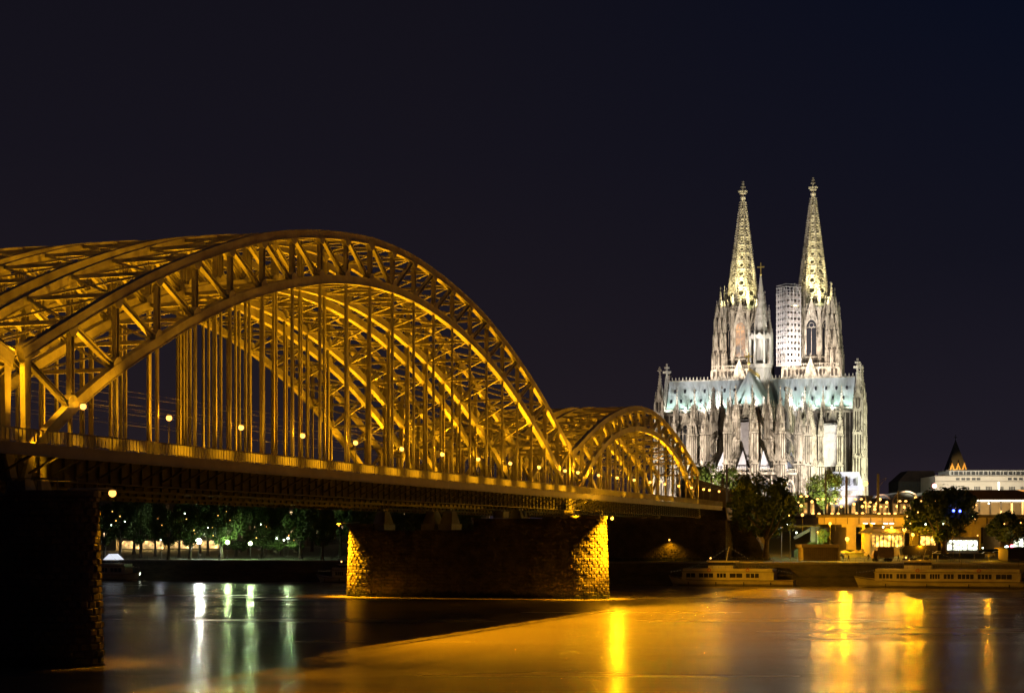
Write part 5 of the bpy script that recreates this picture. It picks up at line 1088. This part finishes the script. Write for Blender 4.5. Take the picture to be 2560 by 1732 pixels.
# ---- west towers
def tower(sx, sy):
    # one of the two west towers
    e = empty('west_tower', (sx, sy, 0)); e.parent = dom
    m = MB()
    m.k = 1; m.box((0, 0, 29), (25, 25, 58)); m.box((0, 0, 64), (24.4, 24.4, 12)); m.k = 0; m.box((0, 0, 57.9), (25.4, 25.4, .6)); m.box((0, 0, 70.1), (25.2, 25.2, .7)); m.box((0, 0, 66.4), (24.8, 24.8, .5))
    for i in range(4):
        a = i*math.pi/2; c, s = R2(a); ribs(m, (c*12.2-s*12, s*12.2+c*12), (c*12.2+s*12, s*12.2-c*12), a, 44, 70, 1.0, .35, .25); gallery(m, (c*12.3-s*12, s*12.3+c*12), (c*12.3+s*12, s*12.3-c*12), a, 70.5, 1.6, 1.0)
        for t in (-7.5, 7.5): gablet(m, c*12.9-s*t, s*12.9+c*t, 66.5, 3.4, 5, a, .5)
        gablet(m, c*13.0, s*13.0, 66.5, 6.0, 9.0, a, .6); finial(m, c*13.0, s*13.0, 75.2, .9)
    m.build('lower_stage', M['dom'], e)
    # octagon
    ro = 8.7; oc = [(ro*math.cos(math.pi/8+k*math.pi/4), ro*math.sin(math.pi/8+k*math.pi/4)) for k in range(8)]
    m = wall_prism(oc, 63, 97)
    for z in (71.5, 75.2, 96.2): m.loft([[(x*1.05, y*1.05, z) for x, y in oc], [(x*1.05, y*1.05, z+.6) for x, y in oc]])
    for k in range(8):
        a = math.pi/8+k*math.pi/4; c, s = R2(a); m.box((ro*c, ro*s, 80), (1.3, 1.5, 34), a); m.box((ro*c, ro*s, 97.2), (1.7, 1.9, .6), a)
        for t in (-.45, .45): m.box(((ro+.65)*c-s*t, (ro+.65)*s+c*t, 80), (.2, .25, 33), a)
        m.box((ro*c*.98, ro*s*.98, 99.6), (.8, 1.0, 5), a); spirelet(m, ro*c*.98, ro*s*.98, 102, .9, 6.5, 4, a)
        b = k*math.pi/4; p, q = oc[k-1], oc[k]; gallery(m, (p[0]*1.03, p[1]*1.03), (q[0]*1.03, q[1]*1.03), b, 97.3, 1.7, .6)
    oct_ = m.build('octagon', M['dom'], e)
    for k in range(8):
        b = k*math.pi/4; r = ro*math.cos(math.pi/8); window(oct_, r*math.cos(b), r*math.sin(b), b, 4.5, 76.5, 92.5, 12.5, 2, glass=M['orangeglass'] if (sy > 0 and k == 4) else None)
    # corner turrets: clusters of slender pinnacles stepping inwards
    for i in range(4):
        a = math.pi/4+i*math.pi/2; c, s = R2(a); m = MB()
        cx, cy = 9.6*math.copysign(1, c), 9.6*math.copysign(1, s)
        m.k = 1; m.box((cx, cy, 72), (3.2, 3.2, 18)); m.box((cx*.97, cy*.97, 86), (2.4, 2.4, 12)); m.box((cx*.94, cy*.94, 95), (1.7, 1.7, 8)); m.k = 0
        for z0, hh, r_, n_, w_ in ((69.5, 12, 2.9, 7, 1.1), (79, 10, 2.4, 6, 1.0), (87, 9, 2.3, 6, 1.0), (94, 7, 1.8, 5, .9)):
            f = 1-(z0-63)*.0022
            for j in range(n_):
                t = 2*math.pi*j/n_+z0; pinn(m, cx*f+r_*math.cos(t), cy*f+r_*math.sin(t), z0, w_, hh*.62, hh*.38, t)
        pinn(m, cx*.92, cy*.92, 97, 1.5, 3.5, 6.5, a); m.build('corner_turret', M['dom'], e)
    # openwork spire
    m = MB(); z0, z1 = 98.5, 148.5; rz_ = lambda z: 7.6-(7.6-.75)*((z-z0)/(z1-z0))
    V = lambda k, z, f=1: (rz_(z)*f*math.cos(math.pi/8+k*math.pi/4), rz_(z)*f*math.sin(math.pi/8+k*math.pi/4), z)
    for k in range(8): m.beam(V(k, z0), V(k, z1), 1.0, .9, w2=.45, h2=.45)
    nz = 46
    for j in range(nz):
        z = z0+(z1-z0)*j/nz
        for k in range(8): x, y, _ = V(k, z, 1+.5/rz_(z)); m.box((x, y, z), (.62, .34, .42), math.pi/8+k*math.pi/4)
    lv = [98.5, 103.2, 107.9, 112.3, 116.4, 120.2, 123.8, 127.4, 131.2, 135.2, 139.4, 144]
    for j, z in enumerate(lv):
        for k in range(8): m.beam(V(k, z), V(k+1, z), .5, .8)
        if j+1 < len(lv):
            zz = lv[j+1]; zm = (z+zz)/2
            for k in range(8):
                A, B, C_, D_ = (Vector(V(k, z+.3, .985)), Vector(V(k+1, z+.3, .985)), Vector(V(k+1, zz-.3, .985)), Vector(V(k, zz-.3, .985))); ce = (A+B+C_+D_)/4; w_ = (B-A).length
                up = (D_-A).normalized(); sd = (B-A).normalized(); R = min(w_*.30, (zz-z)*.34); n = 8
                if w_ > 1.5:
                    for i in range(n):
                        t0, t1 = 2*math.pi*i/n, 2*math.pi*(i+1)/n; m.beam(ce+sd*R*math.cos(t0)+up*R*math.sin(t0), ce+sd*R*math.cos(t1)+up*R*math.sin(t1), .46, .46)
                    for q in (A, B, C_, D_): m.beam(q, ce+(q-ce)*.42, .4, .4)
                else: m.beam(A, C_, .25, .25); m.beam(B, D_, .25, .25)
    m.build('openwork_spire', M['dom'], e)
    m = MB(); m.lathe((0, 0, 0), [(.8, 148), (1.3, 149.3), (1.3, 149.8), (.5, 150), (.4, 152.2), (.5, 157)], 8)
    for z, r in ((151.4, 1.5), (152.4, 2.1), (154.3, 1.1), (155.6, .7)):
        for i in range(8): a = i*math.pi/4; m.box((r*.5*math.cos(a), r*.5*math.sin(a), z), (r, .55, .6), a)
    m.build('finial', M['dom'], e)
    return e
M['orangeglass'] = emit('orange_lit_belfry', (1.0, .42, .10), .3, vary=.3)
tower(62, 15.8); tower(62, -15.8)
# ---- scaffolding
def scaffold(name, c, w, d, z0, z1, lab, sheet=None, step=2.65, rot=0):
    t = empty(name, DOM(c[0], c[1], z0), math.pi/2-PHI+rot, lab, 'scaffolding', 'scaffolding on the cathedral'); m = MB()
    H = z1-z0; nz = int(H/step+.01); nb = 4; xs_ = [-w/2+w*i/nb for i in range(nb+1)]; ys_ = [-d/2+d*i/nb for i in range(nb+1)]
    for x in xs_:
        for y in (-d/2, d/2): m.box((y, x, H/2), (.2, .2, H))
    for y in ys_:
        for x in (-w/2, w/2): m.box((y, x, H/2), (.2, .2, H))
    for k in range(nz+1):
        z = k*step
        for y in (-d/2, d/2): m.beam((y, -w/2-.5, z), (y, w/2+.5, z), .2, .2); m.beam((y, -w/2-.3, z+1.1), (y, w/2+.3, z+1.1), .12, .12)
        for x in (-w/2, w/2): m.beam((-d/2-.5, x, z), (d/2+.5, x, z), .2, .2); m.beam((-d/2-.3, x, z+1.1), (d/2+.3, x, z+1.1), .12, .12)
        if k < nz:
            i = k % nb; m.beam((-d/2-.1, xs_[i], z), (-d/2-.1, xs_[i+1], z+step), .16, .16); m.beam((ys_[i], w/2+.1, z), (ys_[i+1], w/2+.1, z+step), .16, .16)
    m.build('tubes', M['tube'], t)
    m = MB()
    for k in range(nz-1 if not sheet else nz):
        m.box((0, 0, k*step+.06), (d, w, .1))
        for sg in (-1, 1):
            m.box((sg*d/2, 0, k*step+.5), (.06, w, 1.0)); m.box((0, sg*w/2, k*step+.5), (d, .06, 1.0))
            for x in xs_: m.box((sg*d/2, x, k*step+step/2), (.08, .75, step)); m.box((x*d/w, sg*w/2, k*step+step/2), (.75, .08, step))
    m.build('white_boards', M['plank'], t)
    if sheet:
        m = MB(); nn = int(H/3.2)
        for i in range(nn):
            za, zb = i*H/nn+.05, (i+1)*H/nn-.05; m.box((-d/2-.35, 0, (za+zb)/2), (.08, w+.2, zb-za)); m.box((0, -w/2-.35, (za+zb)/2), (d, .08, zb-za)); m.box((0, w/2+.35, (za+zb)/2), (d, .08, zb-za))
        m.build('white_sheeting', M['sheet'], t)
    return t
M['tube'] = mat('white_steel_tube', (.7, .67, .64), .4); M['plank'] = mat('scaffold_plank', (.46, .41, .37), .8); M['sheet'] = mat('white_scaffold_sheet', (.40, .38, .38), .8, col2=(.28, .26, .27), noise_scale=.8, bump=1, bump_scale=1.2)
scaffold('scaffold_tower', (49.5, -6.2), 7.4, 7.4, 71.5, 105.95, 'tall white open scaffold hanging on the left side of the right spire', rot=.7)
scaffold('sheeted_scaffold', (-47.6, 0.2), 2.6, 1.6, 24, 40, 'narrow white sheeted scaffold on the middle apse window', True)
scaffold('sheeted_scaffold', (-14.5, -30), 5.0, 4.0, 24, 40.5, 'wide white sheeted scaffold at the right transept windows', True)
# low white roofed annex right of the cathedral
r = at_px('annex_building', 2125, 1250, 600, 'low annex with a bright white pitched roof right of the cathedral', 'building')
a, b, c, d_ = P(2080, 1225, 596), P(2160, 1225, 596), P(2148, 1179, 606), P(2080, 1179, 606)
m = MB(r.location); m.add([a, b, c, d_], [(0, 1, 2, 3)]); m.add([b, (b.x, 616, b.z), (c.x, 606, c.z)], [(0, 1, 2)]); m.add([c, d_, (a.x, 616, a.z), (b.x, 616, b.z)], [(0, 1, 2, 3)]); m.build('roof', M['whitelead'], r)
m = MB(r.location); m.box(((a.x+b.x)/2, 606, a.z-4), (b.x-a.x-.6, 19, 7.8)); m.build('wall', M['dom'], r)
for x in (2105, 2118, 2136): m = MB(r.location); p = P(x, 1205, 600); m.prism([(p.x-.6, p.z-1.2), (p.x+.6, p.z-1.2), (p.x, p.z+1.4)], 'y', 598, 603); m.build('dormer', M['dark'], r)
# ---- floodlights of the cathedral
FL = (1.0, .86, .74); FC = (.96, .95, 1.0); FY = (1.0, .90, .44); FG = (.88, 1.0, .5)
def dspot(p, q, pw, col, ang_=70, rad=.6): light('SPOT', DOM(*p), pw, col, DOM(*q), ang_, .6, rad)
FR = (.98, 1.0, .74)
for p, q, pw, c_ in (((-76, 36, 10), (-44, 14, 28), 185e3, FL), ((-84, -6, 10), (-55, -2, 26), 100e3, FL), ((-74, -40, 10), (-44, -15, 28), 185e3, FL), ((-48, 62, 8), (-16, 36, 26), 200e3, FL), ((-52, -56, 8), (-16, -26, 28), 140e3, FR), ((-44, -70, 8), (-12, -40, 30), 210e3, FR), ((-110, 60, 14), (-30, 20, 40), 150e3, FL), ((-110, -70, 14), (-20, -30, 40), 140e3, FR)): dspot(p, q, pw, c_, 75, .8)
for k in range(-1, 4):
    for sg in (-1, 1):
        y = sg*(15.3+7.4*k)
        if 9 < abs(y) < 38: dspot((-11.2, y, 46.8), (-2.6, y, 58.5), 9000, (.92, 1, .95), 84, .6)
for sg in (-1, 1):
    dspot((-30, sg*9.8, 48.6), (-4, sg*22, 55), 38e3, FC, 62, .35); dspot((-24, sg*9.8, 48.6), (-4, sg*32, 55), 34e3, FC, 40, .35)
for y in (-4, 5): dspot((-50.5, y*1.6, 46.2), (-41, y*.3, 56), 14000, FC, 90, .25)
for sy in (15.8, -15.8):
    for dy in (-9, 9): dspot((30, sy+dy, 64), (56, sy, 84), 56e3, FL, 75, .6)
    dspot((44, sy, 64.5), (53, sy, 92), 9e3, FL, 80, .3)
    for x, y in ((-11, -6), (-11, 6)): dspot((62+x*1.25, sy+y*1.25, 96.5), (61.5, sy, 120), 42e3, FY, 62, .4)
    dspot((62-10.5, sy-5.5 if sy < 0 else sy-6, 98.5), (60, sy, 104), 1200, FG, 90, .3)
    dspot((62, sy, 99), (62, sy, 130), 12e3, FY, 80, .4); dspot((48, sy-3, 92), (61, sy, 132), 330e3, FY, 34, .4)
    for s2 in (-1, 1): dspot((62-18, sy+14*s2, 60), (62, sy+10*s2, 90), 24e3, FL, 60, .4)
dspot((-22, -4, 58), (0, 0, 72), 34e3, (1, .96, .9), 60, .3); dspot((-20, 5, 62), (0, 0, 90), 60e3, (1, .95, .9), 50, .3)
dspot((38, -9, 66), (50, -5, 90), 34e3, FC, 90, .4); dspot((30, -1, 68), (50, -5, 92), 60e3, FC, 50, .4)
dspot((-75, -60, 3), (-35, -46, 12), 26e3, FC, 70, .5)
light('SPOT', P(1785, 1262, 548), 16000, (1, 1, .6), P(1785, 1185, 560), 110, .6, .5)
light('SPOT', P(2062, 1268, 528), 16000, (.9, 1, .5), P(2062, 1205, 540), 110, .6, .5)
light('SPOT', P(2085, 1225, 560), 230000, FC, P(2120, 1203, 600), 50, .5, .5)
